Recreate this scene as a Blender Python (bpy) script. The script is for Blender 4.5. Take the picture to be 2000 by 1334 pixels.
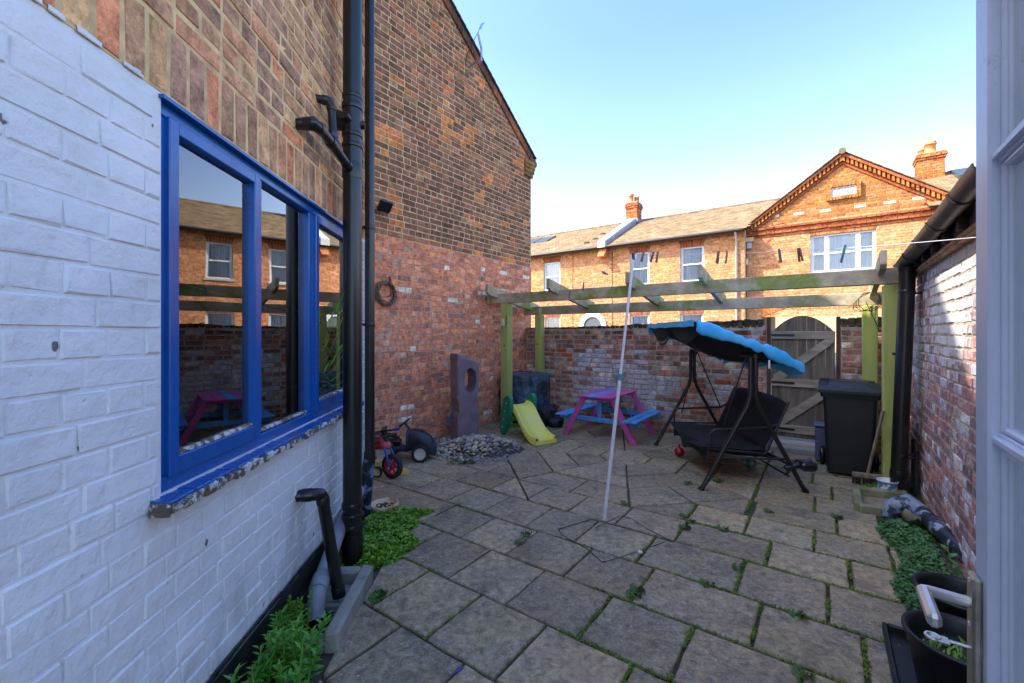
import bpy, math, random
from mathutils import Matrix, Vector, noise
R = random.Random(7)
sc = bpy.context.scene
for _o in list(bpy.data.objects): bpy.data.objects.remove(_o)
PI = math.pi
rad = math.radians
# ------------------------------------------------------------------ camera, sky, sun
EYE = 1.5; FOC = 840.0; HZ = 650.0
cam = bpy.data.cameras.new('camera'); camo = bpy.data.objects.new('camera', cam)
sc.collection.objects.link(camo); sc.camera = camo
cam.sensor_width = 36; cam.lens = 36*FOC/2000; cam.shift_y = -(667-HZ)/2000
cam.clip_start = .02; cam.clip_end = 900
camo.location = (0, 0, EYE); camo.rotation_euler = (rad(90), 0, 0)
w = bpy.data.worlds.new('World'); sc.world = w; w.use_nodes = True
sky = w.node_tree.nodes.new('ShaderNodeTexSky'); sky.sky_type = 'NISHITA'; sky.sun_disc = False
SUN_EL = 45; SUN_AZ = 267
sky.sun_elevation = rad(SUN_EL); sky.sun_rotation = rad(SUN_AZ)
sky.air_density = 1.0; sky.dust_density = 2.2; sky.ozone_density = 2.2
bg = w.node_tree.nodes['Background']; bg.inputs[1].default_value = .15
_tc = w.node_tree.nodes.new('ShaderNodeTexCoord'); _sx = w.node_tree.nodes.new('ShaderNodeSeparateXYZ'); _cr = w.node_tree.nodes.new('ShaderNodeValToRGB'); _mx = w.node_tree.nodes.new('ShaderNodeMix')
_mx.data_type = 'RGBA'; _mx.blend_type = 'MULTIPLY'; _mx.inputs[0].default_value = 1
w.node_tree.links.new(_tc.outputs['Generated'], _sx.inputs[0]); w.node_tree.links.new(_sx.outputs[2], _cr.inputs[0]); w.node_tree.links.new(sky.outputs[0], _mx.inputs[6]); w.node_tree.links.new(_cr.outputs[0], _mx.inputs[7])
_e = _cr.color_ramp.elements; _e[0].position = 0; _e[0].color = (1.0, .93, .86, 1); _e[1].position = .75; _e[1].color = (.55, .64, .79, 1)
for _p, _c in ((.2, (1.03, .92, .88, 1)), (.36, (.74, .75, .86, 1)), (.55, (.57, .65, .80, 1))): _q = _e.new(_p); _q.color = _c      # paler towards the horizon, deeper overhead
w.node_tree.links.new(_mx.outputs[2], bg.inputs[0])
sl = bpy.data.lights.new('sun', 'SUN'); sl.energy = 2.05; sl.angle = rad(.5); sl.color = (1, .95, .87)
so = bpy.data.objects.new('sun', sl); sc.collection.objects.link(so); so.location = (-20, 0, 25)
_d = Vector((math.sin(rad(SUN_AZ))*math.cos(rad(SUN_EL)), math.cos(rad(SUN_AZ))*math.cos(rad(SUN_EL)), math.sin(rad(SUN_EL))))
so.rotation_euler = _d.to_track_quat('Z', 'Y').to_euler()
vs = sc.view_settings; vs.view_transform = 'Standard'; vs.look = 'None'; vs.exposure = 2.3; vs.gamma = 1; vs.use_curve_mapping = False
try:
    sc.cycles.max_bounces = 8; sc.cycles.diffuse_bounces = 5; sc.cycles.transparent_max_bounces = 16
except Exception: pass
# ------------------------------------------------------------------ frames of the place
CA, SA = math.cos(rad(36)), math.sin(rad(36))
RU = Matrix.Rotation(rad(-36), 4, 'Z')             # yard frame: x = along the far wall (u), y = away from the house (n)
def UN(u, n, z=0): return Vector((CA*u+SA*n, -SA*u+CA*n, z))
def T(x, y, z): return Matrix.Translation((x, y, z))
def UNM(u, n, z=0, rot=0): return T(*UN(u, n, z)) @ RU @ Matrix.Rotation(rad(rot), 4, 'Z')
def on_n(px, py, n):                                # point of the plane n = const that was measured at this spot of the photo
    r = (px-1000)/FOC
    u = n*(CA*r-SA)/(CA+SA*r)
    Y = CA*n-SA*u
    return u, EYE+(HZ-py)/FOC*Y
def on_u(px, py, u):
    r = (px-1000)/FOC
    Y = u/(CA*r-SA); n = Y*(SA*r+CA)
    return n, EYE+(HZ-py)/FOC*Y
def G(px, py, z=0):
    Y = FOC*(EYE-z)/(py-HZ); return Vector(((px-1000)/FOC*Y, Y, z))
def sr(r, g, b, k=1.0):
    f = lambda v: (v/255/12.92 if v/255 <= .04045 else ((v/255+.055)/1.055)**2.4)*k
    return (f(r), f(g), f(b))
# ------------------------------------------------------------------ mesh builder
class MB:
    def __init__(s, M=None): s.v = []; s.f = []; s.m = []; s.sm = []; s.t = []; s.M = M or Matrix.Identity(4); s.mi = 0; s.tint = (0, 0, 0); s.smooth = False
    def add(s, vs, fs, smooth=None):
        b = len(s.v); M = s.M
        for p in vs: s.v.append(M @ Vector(p))
        s.t += [s.tint]*len(vs)
        for f in fs:
            s.f.append([b+i for i in f]); s.m.append(s.mi); s.sm.append(s.smooth if smooth is None else smooth)
        return b
    def box(s, x0, x1, y0, y1, z0, z1, bev=0, jit=0):
        if x0 > x1: x0, x1 = x1, x0
        if y0 > y1: y0, y1 = y1, y0
        if z0 > z1: z0, z1 = z1, z0
        if bev <= 0:
            s.add([(x, y, z) for x in (x0, x1) for y in (y0, y1) for z in (z0, z1)],
                  [(0, 1, 3, 2), (4, 6, 7, 5), (0, 4, 5, 1), (2, 3, 7, 6), (0, 2, 6, 4), (1, 5, 7, 3)]); return
        b = min(bev, (x1-x0)*.45, (y1-y0)*.45, (z1-z0)*.45)
        V = []; idx = {}
        for ix, x in ((0, x0), (1, x1)):
            for iy, y in ((0, y0), (1, y1)):
                for iz, z in ((0, z0), (1, z1)):
                    dx = b if ix == 0 else -b; dy = b if iy == 0 else -b; dz = b if iz == 0 else -b
                    j = lambda: R.uniform(-jit, jit) if jit else 0
                    jx, jy, jz = j(), j(), j()
                    idx[ix, iy, iz, 'x'] = len(V); V.append((x+jx, y+dy+jy, z+dz+jz))
                    idx[ix, iy, iz, 'y'] = len(V); V.append((x+dx+jx, y+jy, z+dz+jz))
                    idx[ix, iy, iz, 'z'] = len(V); V.append((x+dx+jx, y+dy+jy, z+jz))
        F = []
        for a, (q0, q1) in (('x', ('y', 'z')), ('y', ('x', 'z')), ('z', ('x', 'y'))):
            for sd in (0, 1):
                c = []
                for (p, q) in ((0, 0), (1, 0), (1, 1), (0, 1)):
                    k = {'x': (sd, p, q), 'y': (p, sd, q), 'z': (p, q, sd)}[a]; c.append(idx[k+(a,)])
                F.append(c)
        for (a, b2, c2) in (('x', 'y', 'z'), ('y', 'z', 'x'), ('x', 'z', 'y')):   # edges between faces a,b2 running along c2
            for sa in (0, 1):
                for sb in (0, 1):
                    def K(sc_, ax):
                        d = {a: sa, b2: sb, c2: sc_}; return idx[d['x'], d['y'], d['z'], ax]
                    F.append([K(0, a), K(1, a), K(1, b2), K(0, b2)])
        for ix in (0, 1):
            for iy in (0, 1):
                for iz in (0, 1): F.append([idx[ix, iy, iz, a] for a in 'xyz'])
        s.add(V, F)
    def tube(s, pts, r, n=10, caps=True, smooth=True, closed=False):
        pts = [Vector(p) for p in pts]; N = len(pts)
        rs = r if isinstance(r, (list, tuple)) else [r]*N
        V = []; up = None
        for i, p in enumerate(pts):
            if closed: t = (pts[(i+1) % N]-pts[i-1]).normalized()
            else:
                a = pts[max(i-1, 0)]; c = pts[min(i+1, N-1)]; t = (c-a)
                if 0 < i < N-1: t = (p-a).normalized()+(c-p).normalized()
                t = t.normalized() if t.length > 1e-9 else Vector((0, 0, 1))
            if up is None: up = Vector((0, 0, 1)) if abs(t.z) < .9 else Vector((1, 0, 0))
            x = up.cross(t).normalized(); y = t.cross(x).normalized(); up = y
            k = 1
            if 0 < i < N-1 and not closed:
                cs = (p-pts[i-1]).normalized().dot(t); k = 1/max(cs, .5)
            for j in range(n):
                a = 2*PI*j/n; V.append(p+(x*math.cos(a)+y*math.sin(a))*rs[i]*(k if rs[i] else 1))
        F = []
        M = N if closed else N-1
        for i in range(M):
            i2 = (i+1) % N
            for j in range(n): F.append((i*n+j, i*n+(j+1) % n, i2*n+(j+1) % n, i2*n+j))
        s.add(V, F, smooth)
        if caps and not closed:
            s.add([V[j] for j in range(n)], [list(range(n))[::-1]], False)
            s.add([V[(N-1)*n+j] for j in range(n)], [list(range(n))], False)
    def lathe(s, prof, n=24, smooth=True, sx=1, sy=1, cap=False):
        V = []
        for (r, z) in prof:
            for j in range(n): a = 2*PI*j/n; V.append((r*math.cos(a)*sx, r*math.sin(a)*sy, z))
        F = [(i*n+j, i*n+(j+1) % n, (i+1)*n+(j+1) % n, (i+1)*n+j) for i in range(len(prof)-1) for j in range(n)]
        if cap: F.append([j for j in range(n)][::-1]); F.append([(len(prof)-1)*n+j for j in range(n)])
        s.add(V, F, smooth)
    def prism(s, poly, h0, h1, axis='z'):
        n = len(poly)
        def mk(p, h): return (p[0], p[1], h) if axis == 'z' else ((p[0], h, p[1]) if axis == 'y' else (h, p[0], p[1]))
        V = [mk(p, h0) for p in poly]+[mk(p, h1) for p in poly]
        s.add(V, [list(range(n))[::-1], [n+i for i in range(n)]]+[(i, (i+1) % n, n+(i+1) % n, n+i) for i in range(n)])
    def sheet(s, fn, nu, nv, smooth=True):
        V = [fn(i/nu, j/nv) for i in range(nu+1) for j in range(nv+1)]
        s.add(V, [(i*(nv+1)+j, (i+1)*(nv+1)+j, (i+1)*(nv+1)+j+1, i*(nv+1)+j+1) for i in range(nu) for j in range(nv)], smooth)
    def ball(s, c, rx, ry=None, rz=None, n=12, m=8, bump=0, seed=0, fs=2.0):
        ry = ry or rx; rz = rz or rx; V = []
        for i in range(m+1):
            th = PI*i/m
            for j in range(n):
                a = 2*PI*j/n; d = Vector((math.sin(th)*math.cos(a), math.sin(th)*math.sin(a), math.cos(th)))
                k = 1+bump*noise.noise(d*fs+Vector((seed, seed*1.7, 0)))
                V.append((c[0]+d.x*rx*k, c[1]+d.y*ry*k, c[2]+d.z*rz*k))
        s.add(V, [(i*n+j, (i+1)*n+j, (i+1)*n+(j+1) % n, i*n+(j+1) % n) for i in range(m) for j in range(n)], True)
    def leaf(s, p, d, nrm, L, W, fold=.15):
        d = d.normalized(); x = d.cross(nrm)
        if x.length < 1e-4: x = Vector((1, 0, 0))
        x.normalize(); nn = x.cross(d)
        s.add([p, p+d*L*.45+x*W*.5+nn*fold*W, p+d*L-nn*L*.12, p+d*L*.45-x*W*.5+nn*fold*W, p+d*L*.5], [(0, 4, 1), (1, 4, 2), (0, 3, 4), (4, 3, 2)], False)
COLL = sc.collection
WL = {}
def mesh_of(mb, mats, origin, name):
    me = bpy.data.meshes.new(name)
    me.from_pydata([v-origin for v in mb.v], [], mb.f)
    me.polygons.foreach_set('material_index', mb.m); me.polygons.foreach_set('use_smooth', mb.sm)
    if any(t != (0, 0, 0) for t in mb.t[:1]+mb.t[-1:]):
        a = me.attributes.new('tint', 'FLOAT_COLOR', 'POINT'); buf = []
        for t in mb.t: buf += [t[0], t[1], t[2], 1]
        a.data.foreach_set('color', buf)
    for m in (mats if isinstance(mats, (list, tuple)) else [mats]): me.materials.append(m)
    me.update(); return me
def props(o, label=None, cat=None, group=None, kind=None):
    if label: o['label'] = label
    if cat: o['category'] = cat
    if group: o['group'] = group
    if kind: o['kind'] = kind
def obj(mb, name, mats, parent=None, label=None, cat=None, group=None, kind=None):
    xs = [v.x for v in mb.v]; ys = [v.y for v in mb.v]; zs = [v.z for v in mb.v]
    org = Vector(((min(xs)+max(xs))/2, (min(ys)+max(ys))/2, min(zs)))
    o = bpy.data.objects.new(name, mesh_of(mb, mats, org, name)); COLL.objects.link(o)
    o.color = (0, 0, 0, 1); WL[o.name] = org
    if parent: o.parent = parent; o.location = org-WL[parent.name]
    else: o.location = org
    props(o, label, cat, group, kind); return o
def thing(name, label, cat, loc, group=None, kind=None):
    o = bpy.data.objects.new(name, None); COLL.objects.link(o); o.empty_display_size = .1
    o.location = loc; WL[o.name] = Vector(loc); props(o, label, cat, group, kind); return o
def kids(o): return [c for c in bpy.data.objects if c.parent == o]
# ------------------------------------------------------------------ materials
MATS = {}
class NT:
    def __init__(s, name):
        s.m = bpy.data.materials.new(name); s.m.use_nodes = True; s.t = s.m.node_tree; s.t.nodes.clear()
        s.out = s.n('OutputMaterial'); s.geo = s.n('NewGeometry')
    def n(s, ty, **k):
        x = s.t.nodes.new('ShaderNode'+ty)
        for a, b in k.items(): setattr(x, a, b)
        return x
    def put(s, sock, v):
        if v is None: return
        if hasattr(v, 'is_output'): s.t.links.new(v, sock)
        elif isinstance(v, (tuple, list)) and sock.type == 'RGBA' and len(v) == 3: sock.default_value = (*v, 1)
        else: sock.default_value = v
    def noise(s, scale, detail=4, rough=.6, vec=None, dist=0, stretch=None):
        x = s.n('TexNoise'); v = vec or s.geo.outputs['Position']
        if stretch:
            mp = s.n('Mapping'); s.put(mp.inputs['Vector'], v); mp.inputs['Scale'].default_value = stretch; v = mp.outputs[0]
        s.put(x.inputs['Vector'], v); x.inputs['Scale'].default_value = scale; x.inputs['Detail'].default_value = detail
        x.inputs['Roughness'].default_value = rough; x.inputs['Distortion'].default_value = dist; return x.outputs['Fac']
    def ramp(s, f, a, b, lo=0.0, hi=1.0):
        x = s.n('MapRange'); s.put(x.inputs['Value'], f); x.inputs['From Min'].default_value = a; x.inputs['From Max'].default_value = b
        x.inputs['To Min'].default_value = lo; x.inputs['To Max'].default_value = hi; return x.outputs[0]
    def mix(s, f, a, b, mode='MIX'):
        x = s.n('Mix', data_type='RGBA', blend_type=mode); s.put(x.inputs[0], f); s.put(x.inputs[6], a); s.put(x.inputs[7], b); return x.outputs[2]
    def math(s, op, a, b=None, c=None):
        x = s.n('Math', operation=op); s.put(x.inputs[0], a)
        if b is not None: s.put(x.inputs[1], b)
        if c is not None: s.put(x.inputs[2], c)
        return x.outputs[0]
    def gray(s, f):
        x = s.n('CombineColor'); [s.put(x.inputs[i], f) for i in range(3)]; return x.outputs[0]
    def bump(s, h, st, dist=.01, prev=None):
        x = s.n('Bump'); s.put(x.inputs['Height'], h); x.inputs['Strength'].default_value = st; x.inputs['Distance'].default_value = dist
        if prev: s.put(x.inputs['Normal'], prev)
        return x.outputs[0]
    def bsdf(s, col, rough=.7, metal=0, spec=.5, normal=None, coat=0, sub=0):
        x = s.n('BsdfPrincipled'); s.put(x.inputs['Base Color'], col); s.put(x.inputs['Roughness'], rough); s.put(x.inputs['Metallic'], metal)
        s.put(x.inputs['Specular IOR Level'], spec); s.put(x.inputs['Coat Weight'], coat)
        if normal: s.put(x.inputs['Normal'], normal)
        s.t.links.new(x.outputs[0], s.out.inputs[0]); return x
def kk(c, k): return tuple(min(.9, v*k) for v in c) if c else None
def M(name, col, col2=None, sc_=6, amt=(.35, .65), rough=.7, bump=.2, bsc=40, dist=.004, metal=0, spec=.5, dirt=None, dsc=3, damt=(.55, .75), coat=0, stretch=None, rvar=0, tint=False, k=1):
    if name in MATS: return MATS[name]
    col, col2, dirt = kk(col, k), kk(col2, k), kk(dirt, k)
    s = NT(name); c = col
    if tint:
        at = s.n('Attribute'); at.attribute_name = 'tint'; c = s.mix(1.0, at.outputs['Color'], s.n('ObjectInfo').outputs['Color'], 'ADD')
        c = s.mix(1.0, c, s.gray(s.ramp(s.noise(sc_, stretch=stretch), .3, .7, .7, 1.3)), 'MULTIPLY')
    elif col2: c = s.mix(s.ramp(s.noise(sc_, stretch=stretch), *amt), col, col2)
    if dirt: c = s.mix(s.ramp(s.noise(dsc, 5, .7), *damt), c, dirt)
    nrm = s.bump(s.noise(bsc, 5, .65, stretch=stretch), bump, dist) if bump else None
    r = s.ramp(s.noise(sc_*2), .3, .7, max(0, rough-rvar), min(1, rough+rvar)) if rvar else rough
    s.bsdf(c, r, metal, spec, nrm, coat); MATS[name] = s.m; return s.m
def brick_mat(name, patches=(), pcol=(.55, .54, .52), stain=None, stz=None, rough=.92, bs=.5, speck=.25, smear=None):
    """tinted brick with grain; patches: worn paint and painted sun glare round given points; stain: dirt colour with its own shape"""
    s = NT(name); at = s.n('Attribute'); at.attribute_name = 'tint'
    c = s.mix(1.0, at.outputs['Color'], s.n('ObjectInfo').outputs['Color'], 'ADD')
    c = s.mix(1.0, c, s.gray(s.ramp(s.noise(14, 5, .7), .3, .7, .45, 1.6)), 'MULTIPLY')
    c = s.mix(1.0, c, s.gray(s.ramp(s.noise(90, 4, .7), .3, .7, 1-speck, 1+speck)), 'MULTIPLY')
    if stain: c = s.mix(s.ramp(s.noise(1.6, 5, .65), .5, .72, 0, .65), c, stain)
    if stz:
        sp = s.n('SeparateXYZ'); s.put(sp.inputs[0], s.geo.outputs['Position'])
        f = s.math('ADD', s.ramp(sp.outputs[2], stz[0], stz[1], 0, .75), s.ramp(s.noise(7, 5, .7), .35, .65, -.35, .35))
        c = s.mix(s.ramp(f, .3, .6, 0, .8), c, stz[2])
    for (p, rr, k) in patches:
        dv = s.n('VectorMath', operation='DISTANCE'); s.put(dv.inputs[0], s.geo.outputs['Position']); dv.inputs[1].default_value = p
        f = s.math('ADD', s.ramp(dv.outputs['Value'], 0, rr, k, 0), s.noise(16, 6, .75))
        c = s.mix(s.ramp(f, .88, .98, 0, .85), c, pcol)
    if smear: c = s.mix(s.ramp(s.noise(11, 6, .75, dist=1.0), .55, .7, 0, .55), c, smear)
    c = s.mix(s.ramp(s.noise(48, 3, .6), .70, .74, 0, .7), c, (.03, .025, .02))
    n1 = s.bump(s.noise(35, 6, .7), bs, .006, s.bump(s.noise(9, 3, .6), bs*.6, .012)); n2 = s.bump(s.noise(160, 3, .6), bs*.6, .002, n1)
    s.bsdf(c, rough, 0, .25, n2); return s.m
def glass_mat(name, k=1.0, tintc=(.9, .95, .93), ior=1.5):
    s = NT(name); tr = s.n('BsdfTransparent'); tr.inputs[0].default_value = (*tintc, 1)
    gl = s.n('BsdfGlossy'); gl.inputs['Roughness'].default_value = 0.0; gl.inputs[0].default_value = (1, 1, 1, 1)
    s.put(gl.inputs['Normal'], s.bump(s.noise(1.3, 2, .5), .02, .05))
    fr = s.n('Fresnel'); fr.inputs[0].default_value = ior
    f = s.math('MULTIPLY', fr.outputs[0], k); f2 = s.math('MINIMUM', f, 1.0)
    mx = s.n('MixShader'); s.put(mx.inputs[0], f2); s.put(mx.inputs[1], tr.outputs[0]); s.put(mx.inputs[2], gl.outputs[0])
    s.t.links.new(mx.outputs[0], s.out.inputs[0]); return s.m
# ------------------------------------------------------------------ brickwork
BC = {}
def brick_geo(mb, L, h, d, rng, bev=.004, jit=.0025):
    """front face at y=0 looking to -y, body to +d"""
    j = lambda k=jit: rng.uniform(-k, k)
    b = bev
    o = [(0, 0), (L, 0), (L, h), (0, h)]
    V = [(x+0, d, z) for x, z in o]
    V += [(x+j(), b+abs(j()), z+j()) for x, z in o]
    V += [((b if x == 0 else L-b)+j(), j(.0018), (b if z == 0 else h-b)+j()) for x, z in o]
    F = []
    for k in range(4):
        k2 = (k+1) % 4
        F += [(k, k2, 4+k2, 4+k), (4+k, 4+k2, 8+k2, 8+k)]
    F.append((8, 9, 10, 11))
    mb.add(V, F, False)
def sub_iv(ivs, a, b):
    out = []
    for (p, q) in ivs:
        if b <= p or a >= q: out.append((p, q)); continue
        if a > p: out.append((p, a))
        if b < q: out.append((b, q))
    return out
def brickwork(parent, WM, spans, z0, z1, tint, mat, ch=.078, bl=.235, hl=.12, jt=.011, bond='english', holes=(), n_ind=300,
              depth=.03, bev=.004, jit=.0025, seed=1, course_off=0, xoff=0, soldier=None):
    """spans(z) -> list of (x0,x1) the course fills; WM: wall frame (x right, y into the wall, z up)"""
    rng = random.Random(seed); items = []
    rows = []; z = z0; k = course_off
    while z < z1-ch*.4: rows.append((z, min(z+ch, z1), k)); z += ch; k += 1
    for (za, zb, k) in rows:
        zm = (za+zb)/2; ivs = spans(zm)
        for (hx0, hx1, hz0, hz1) in holes:
            if hz0 < zm < hz1: ivs = sub_iv(ivs, hx0, hx1)
        if not ivs: continue
        xa = min(i[0] for i in ivs); xb = max(i[1] for i in ivs)
        head = {'english': k % 2 == 1, 'stretcher': False, 'garden': k % 4 == 3, 'flemish': None, 'headers': True}[bond]
        x = math.floor((xa-xoff)/bl)*bl+xoff-bl+(bl*.25 if head else 0)+(bl*.5 if (bond in ('stretcher', 'garden') and k % 2) else 0); tog = k % 2
        while x < xb:
            if head is None: L = bl if tog else hl; tog = 1-tog
            else: L = hl if head else bl
            L2 = L*(1+rng.uniform(-.05, .05))
            for (p, q) in ivs:
                a = max(x, p); b = min(x+L2, q)
                if b-a > .03:
                    items.append((a+jt/2, b-jt/2, za+jt/2, zb-jt/2))
            x += L2
    if soldier: items += soldier
    scored = []
    inv = None
    for it in items:
        c = WM @ Vector(((it[0]+it[1])/2, 0, (it[2]+it[3])/2)); dpt = c.y
        if dpt > .25:
            px = 1000+FOC*c.x/dpt; py = HZ-FOC*(c.z-EYE)/dpt
            vis = -20 < px < 2010 and -20 < py < 1350
        else: vis = False
        scored.append(((0 if vis else 1), (c-Vector((0, 0, EYE))).length, it))
    scored.sort(key=lambda q: (q[0], q[1]))
    mb = MB(WM); rest = 0
    ploc = WL[parent.name]; q = WM.to_quaternion()
    for i, (nv, _, (a, b, c, d)) in enumerate(scored):
        tc = tint((a+b)/2, (c+d)/2, rng)
        if i < n_ind and not nv:
            key = (round(b-a, 2), round(d-c, 3), rng.randrange(4), bev, depth)
            if key not in BC:
                t = MB(); brick_geo(t, key[0], key[1], depth, rng, bev, jit); BC[key] = mesh_of(t, [], Vector((0, 0, 0)), 'brick')
            me = BC[key]
            mk = (key, mat.name)
            if mk not in BC: m2 = me.copy(); m2.materials.append(mat); BC[mk] = m2
            o = bpy.data.objects.new('brick', BC[mk]); COLL.objects.link(o); o.parent = parent
            o.rotation_mode = 'QUATERNION'; o.rotation_quaternion = q
            o.location = WM @ Vector((a, rng.uniform(-.003, .002), c))-ploc
            o.scale = ((b-a)/key[0], 1, (d-c)/key[1]); o.color = (*tc, 1)
        else:
            mb.tint = tc; mb.M = WM @ T(a, rng.uniform(-.003, .002), c); brick_geo(mb, b-a, d-c, depth, rng, bev, jit); rest += 1
    if rest: obj(mb, 'brick', mat, parent, kind='stuff')
def core(mb, x0, x1, z0, z1, holes, y0, y1):
    xs = sorted({x0, x1, *[min(max(h[i], x0), x1) for h in holes for i in (0, 1)]})
    for a, b in zip(xs, xs[1:]):
        if b-a < 1e-5: continue
        ivs = [(z0, z1)]
        for h in holes:
            if h[0] < (a+b)/2 < h[1]: ivs = sub_iv(ivs, h[2], h[3])
        for (p, q) in ivs: mb.box(a, b, y0, y1, p, q)
def calm(pal, f=.4):
    W = sum(w for c, w in pal); m = [sum(c[i]*w for c, w in pal)/W for i in range(3)]
    return [(tuple(c[i]*(1-f)+m[i]*f for i in range(3)), w) for c, w in pal]
def pick(rng, pal):
    t = rng.random()*sum(p[1] for p in pal)
    for c, wgt in pal:
        t -= wgt
        if t <= 0: break
    k = rng.uniform(.86, 1.16); return tuple(v*k for v in c)
# ================================================================== MATERIALS OF THE SETTING
def white_paint():
    s = NT('white_masonry_paint'); c = s.mix(s.ramp(s.noise(3, 5, .65), .35, .65), (.68, .685, .68), (.79, .795, .79))
    c = s.mix(s.ramp(s.noise(26, 5, .75), .62, .74, 0, .5), c, (.42, .42, .42))
    c = s.mix(s.ramp(s.noise(17, 2, .4), .76, .775, 0, .9), c, (.10, .09, .085))
    sp = s.n('SeparateXYZ'); s.put(sp.inputs[0], s.geo.outputs['Position'])
    f = s.math('ADD', s.ramp(sp.outputs[2], .75, .1, 0, .5), s.ramp(s.noise(9, 5, .7, stretch=(1, 1, .35)), .35, .65, -.25, .3)); c = s.mix(s.ramp(f, .3, .7, 0, .55), c, (.34, .35, .34))
    n0 = s.bump(s.noise(5.5, 3, .55), .7, .022); n1 = s.bump(s.noise(20, 4, .62), .7, .010, n0); n2 = s.bump(s.noise(120, 3, .6), .35, .0025, n1)
    vn = s.n('TexVoronoi'); vn.inputs['Scale'].default_value = 13; s.put(vn.inputs['Vector'], s.geo.outputs['Position']); n3 = s.bump(s.ramp(vn.outputs['Distance'], .0, .09), .5, .006, n2)
    s.bsdf(c, .5, 0, .4, n3); return s.m
m_white = white_paint()
m_black = M('black_paint', (.012, .012, .014), (.03, .03, .032), 8, rough=.35, bump=.5, bsc=25, dist=.006)
m_mortar = M('tan_mortar', sr(196, 168, 124), sr(160, 134, 96), 12, rough=.95, bump=.6, bsc=60, dist=.004, k=1.5)
m_mortar2 = M('grey_mortar', sr(168, 150, 130), sr(126, 108, 92), 9, rough=.95, bump=.6, bsc=60, dist=.004, k=1.5)
m_mortar_red = M('pink_mortar', sr(172, 140, 118), sr(128, 92, 76), 9, rough=.95, bump=.6, bsc=60, dist=.004, k=1.6)
m_mortar_far = M('cream_mortar', sr(200, 178, 140), sr(180, 155, 118), 5, rough=.95, bump=0)
b_upper = brick_mat('weathered_brick', bs=.9, smear=sr(190, 166, 130))
b_gable = brick_mat('sooty_brick', stain=sr(52, 40, 32, 2.2), bs=.6, smear=sr(150, 120, 92))
b_red = brick_mat('soft_red_brick', bs=.9, smear=sr(196, 168, 150))
b_yard = brick_mat('yard_wall_brick', patches=[(tuple(UN(-2.4, 6.6, .7)), 1.3, .5)], smear=sr(150, 128, 104),
                   stain=sr(60, 48, 36, 2), stz=(1.25, 1.75, sr(46, 40, 28)), bs=.8)
b_right = brick_mat('flaking_sunlit_brick', patches=[((3.9, 3.9, 1.2), 1.2, .58), ((3.0, 2.7, .8), .9, .5), ((3.1, 3.0, 2.0), 1.4, .95)], pcol=sr(214, 208, 200), stain=sr(70, 56, 50, 2), bs=.9)  # worn whitewash; the strongest patch also puts the sun's glare into the colour
b_far = brick_mat('facade_brick', bs=.2, speck=.12)
m_blue = M('blue_gloss_paint', (.003, .095, .36), (.003, .075, .29), 3, rough=.22, bump=.25, bsc=60, dist=.002, spec=.6, rvar=.06)
m_rot = M('flaking_sill_paint', (.62, .62, .58), (.02, .11, .34), 26, (.58, .64), rough=.8, bump=1.0, bsc=45, dist=.01, dirt=(.12, .085, .055), dsc=24, damt=(.44, .52), stretch=(1, .25, 2))
m_blackpl = M('black_plastic_pipe', (.006, .006, .007), (.011, .011, .012), 5, rough=.3, bump=.12, bsc=30, dist=.002, spec=.55)
m_greypl = M('grey_plastic_pipe', sr(150, 155, 165), sr(120, 124, 130), 6, rough=.45, bump=.1)
m_glass = glass_mat('window_glass', 2.3, (.88, .92, .9), 1.55)
m_glass_far = glass_mat('sash_glass', 1.0, (.93, .96, .97), 1.5)
m_wpaint = M('white_window_paint', (.74, .74, .72), (.66, .66, .64), 4, rough=.4, bump=0)
m_slate = M('concrete_tile', sr(150, 130, 96), sr(118, 104, 80), 2, rough=.9, bump=.4, bsc=12, dist=.01, tint=True)
m_lead = M('lead_flashing', sr(120, 128, 140), sr(150, 156, 165), 3, rough=.6, bump=.1)
m_dark = M('dark_void', (.01, .01, .01), rough=.9, bump=0)
m_asph = M('asphalt', (.05, .05, .05), (.07, .07, .068), 3, rough=.95, bump=.5, bsc=120)
m_soil = M('soil', (.035, .026, .018), (.07, .055, .04), 14, rough=1, bump=1, bsc=60, dist=.015, dirt=(.03, .05, .012), dsc=5, k=1.5)
# ================================================================== GROUND AND PATIO
g = MB(); g.box(-150, 150, -60, 220, -.3, -.06); obj(g, 'ground', m_asph, kind='structure')
m_joint = M('joint_fill', (.035, .03, .022), (.05, .07, .015), 5, (.42, .6), rough=1, bump=1, bsc=70, dist=.01, k=1.6)
m_slab = None
def slab_material():
    s = NT('riven_paving')
    oi = s.n('ObjectInfo')
    c = s.mix(s.ramp(s.noise(2.2, 5, .65), .35, .68), sr(104, 93, 76, 2.0), sr(126, 109, 82, 1.85))
    c = s.mix(1.0, c, s.mix(1.0, oi.outputs['Color'], (0, 0, 0), 'ADD'), 'MULTIPLY')
    c = s.mix(s.ramp(s.noise(5, 6, .75), .56, .72, 0, .5), c, sr(92, 92, 66, 2))
    c = s.mix(1.0, c, s.gray(s.ramp(s.noise(22, 6, .75, dist=.6), .32, .7, .45, 1.6)), 'MULTIPLY')
    c = s.mix(s.ramp(s.noise(2.7, 5, .7, dist=.5), .52, .66, 0, .6), c, sr(62, 58, 52, 1.7))
    big = s.ramp(s.noise(1.9, 3, .6), .38, .56)
    sp = s.math('MULTIPLY', s.ramp(s.noise(60, 5, .8, dist=1.2), .54, .64), big)
    c = s.mix(s.math('MULTIPLY', sp, .75), c, sr(200, 200, 194))
    c = s.mix(s.ramp(s.noise(31, 2, .5), .76, .79, 0, .8), c, sr(190, 190, 182))
    n1 = s.bump(s.noise(4.5, 6, .62, dist=.8), .8, .03); n2 = s.bump(s.noise(45, 5, .7), .6, .005, n1)
    s.bsdf(c, s.ramp(s.noise(7), .3, .7, .5, .8), 0, .4, n2); return s.m
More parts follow.
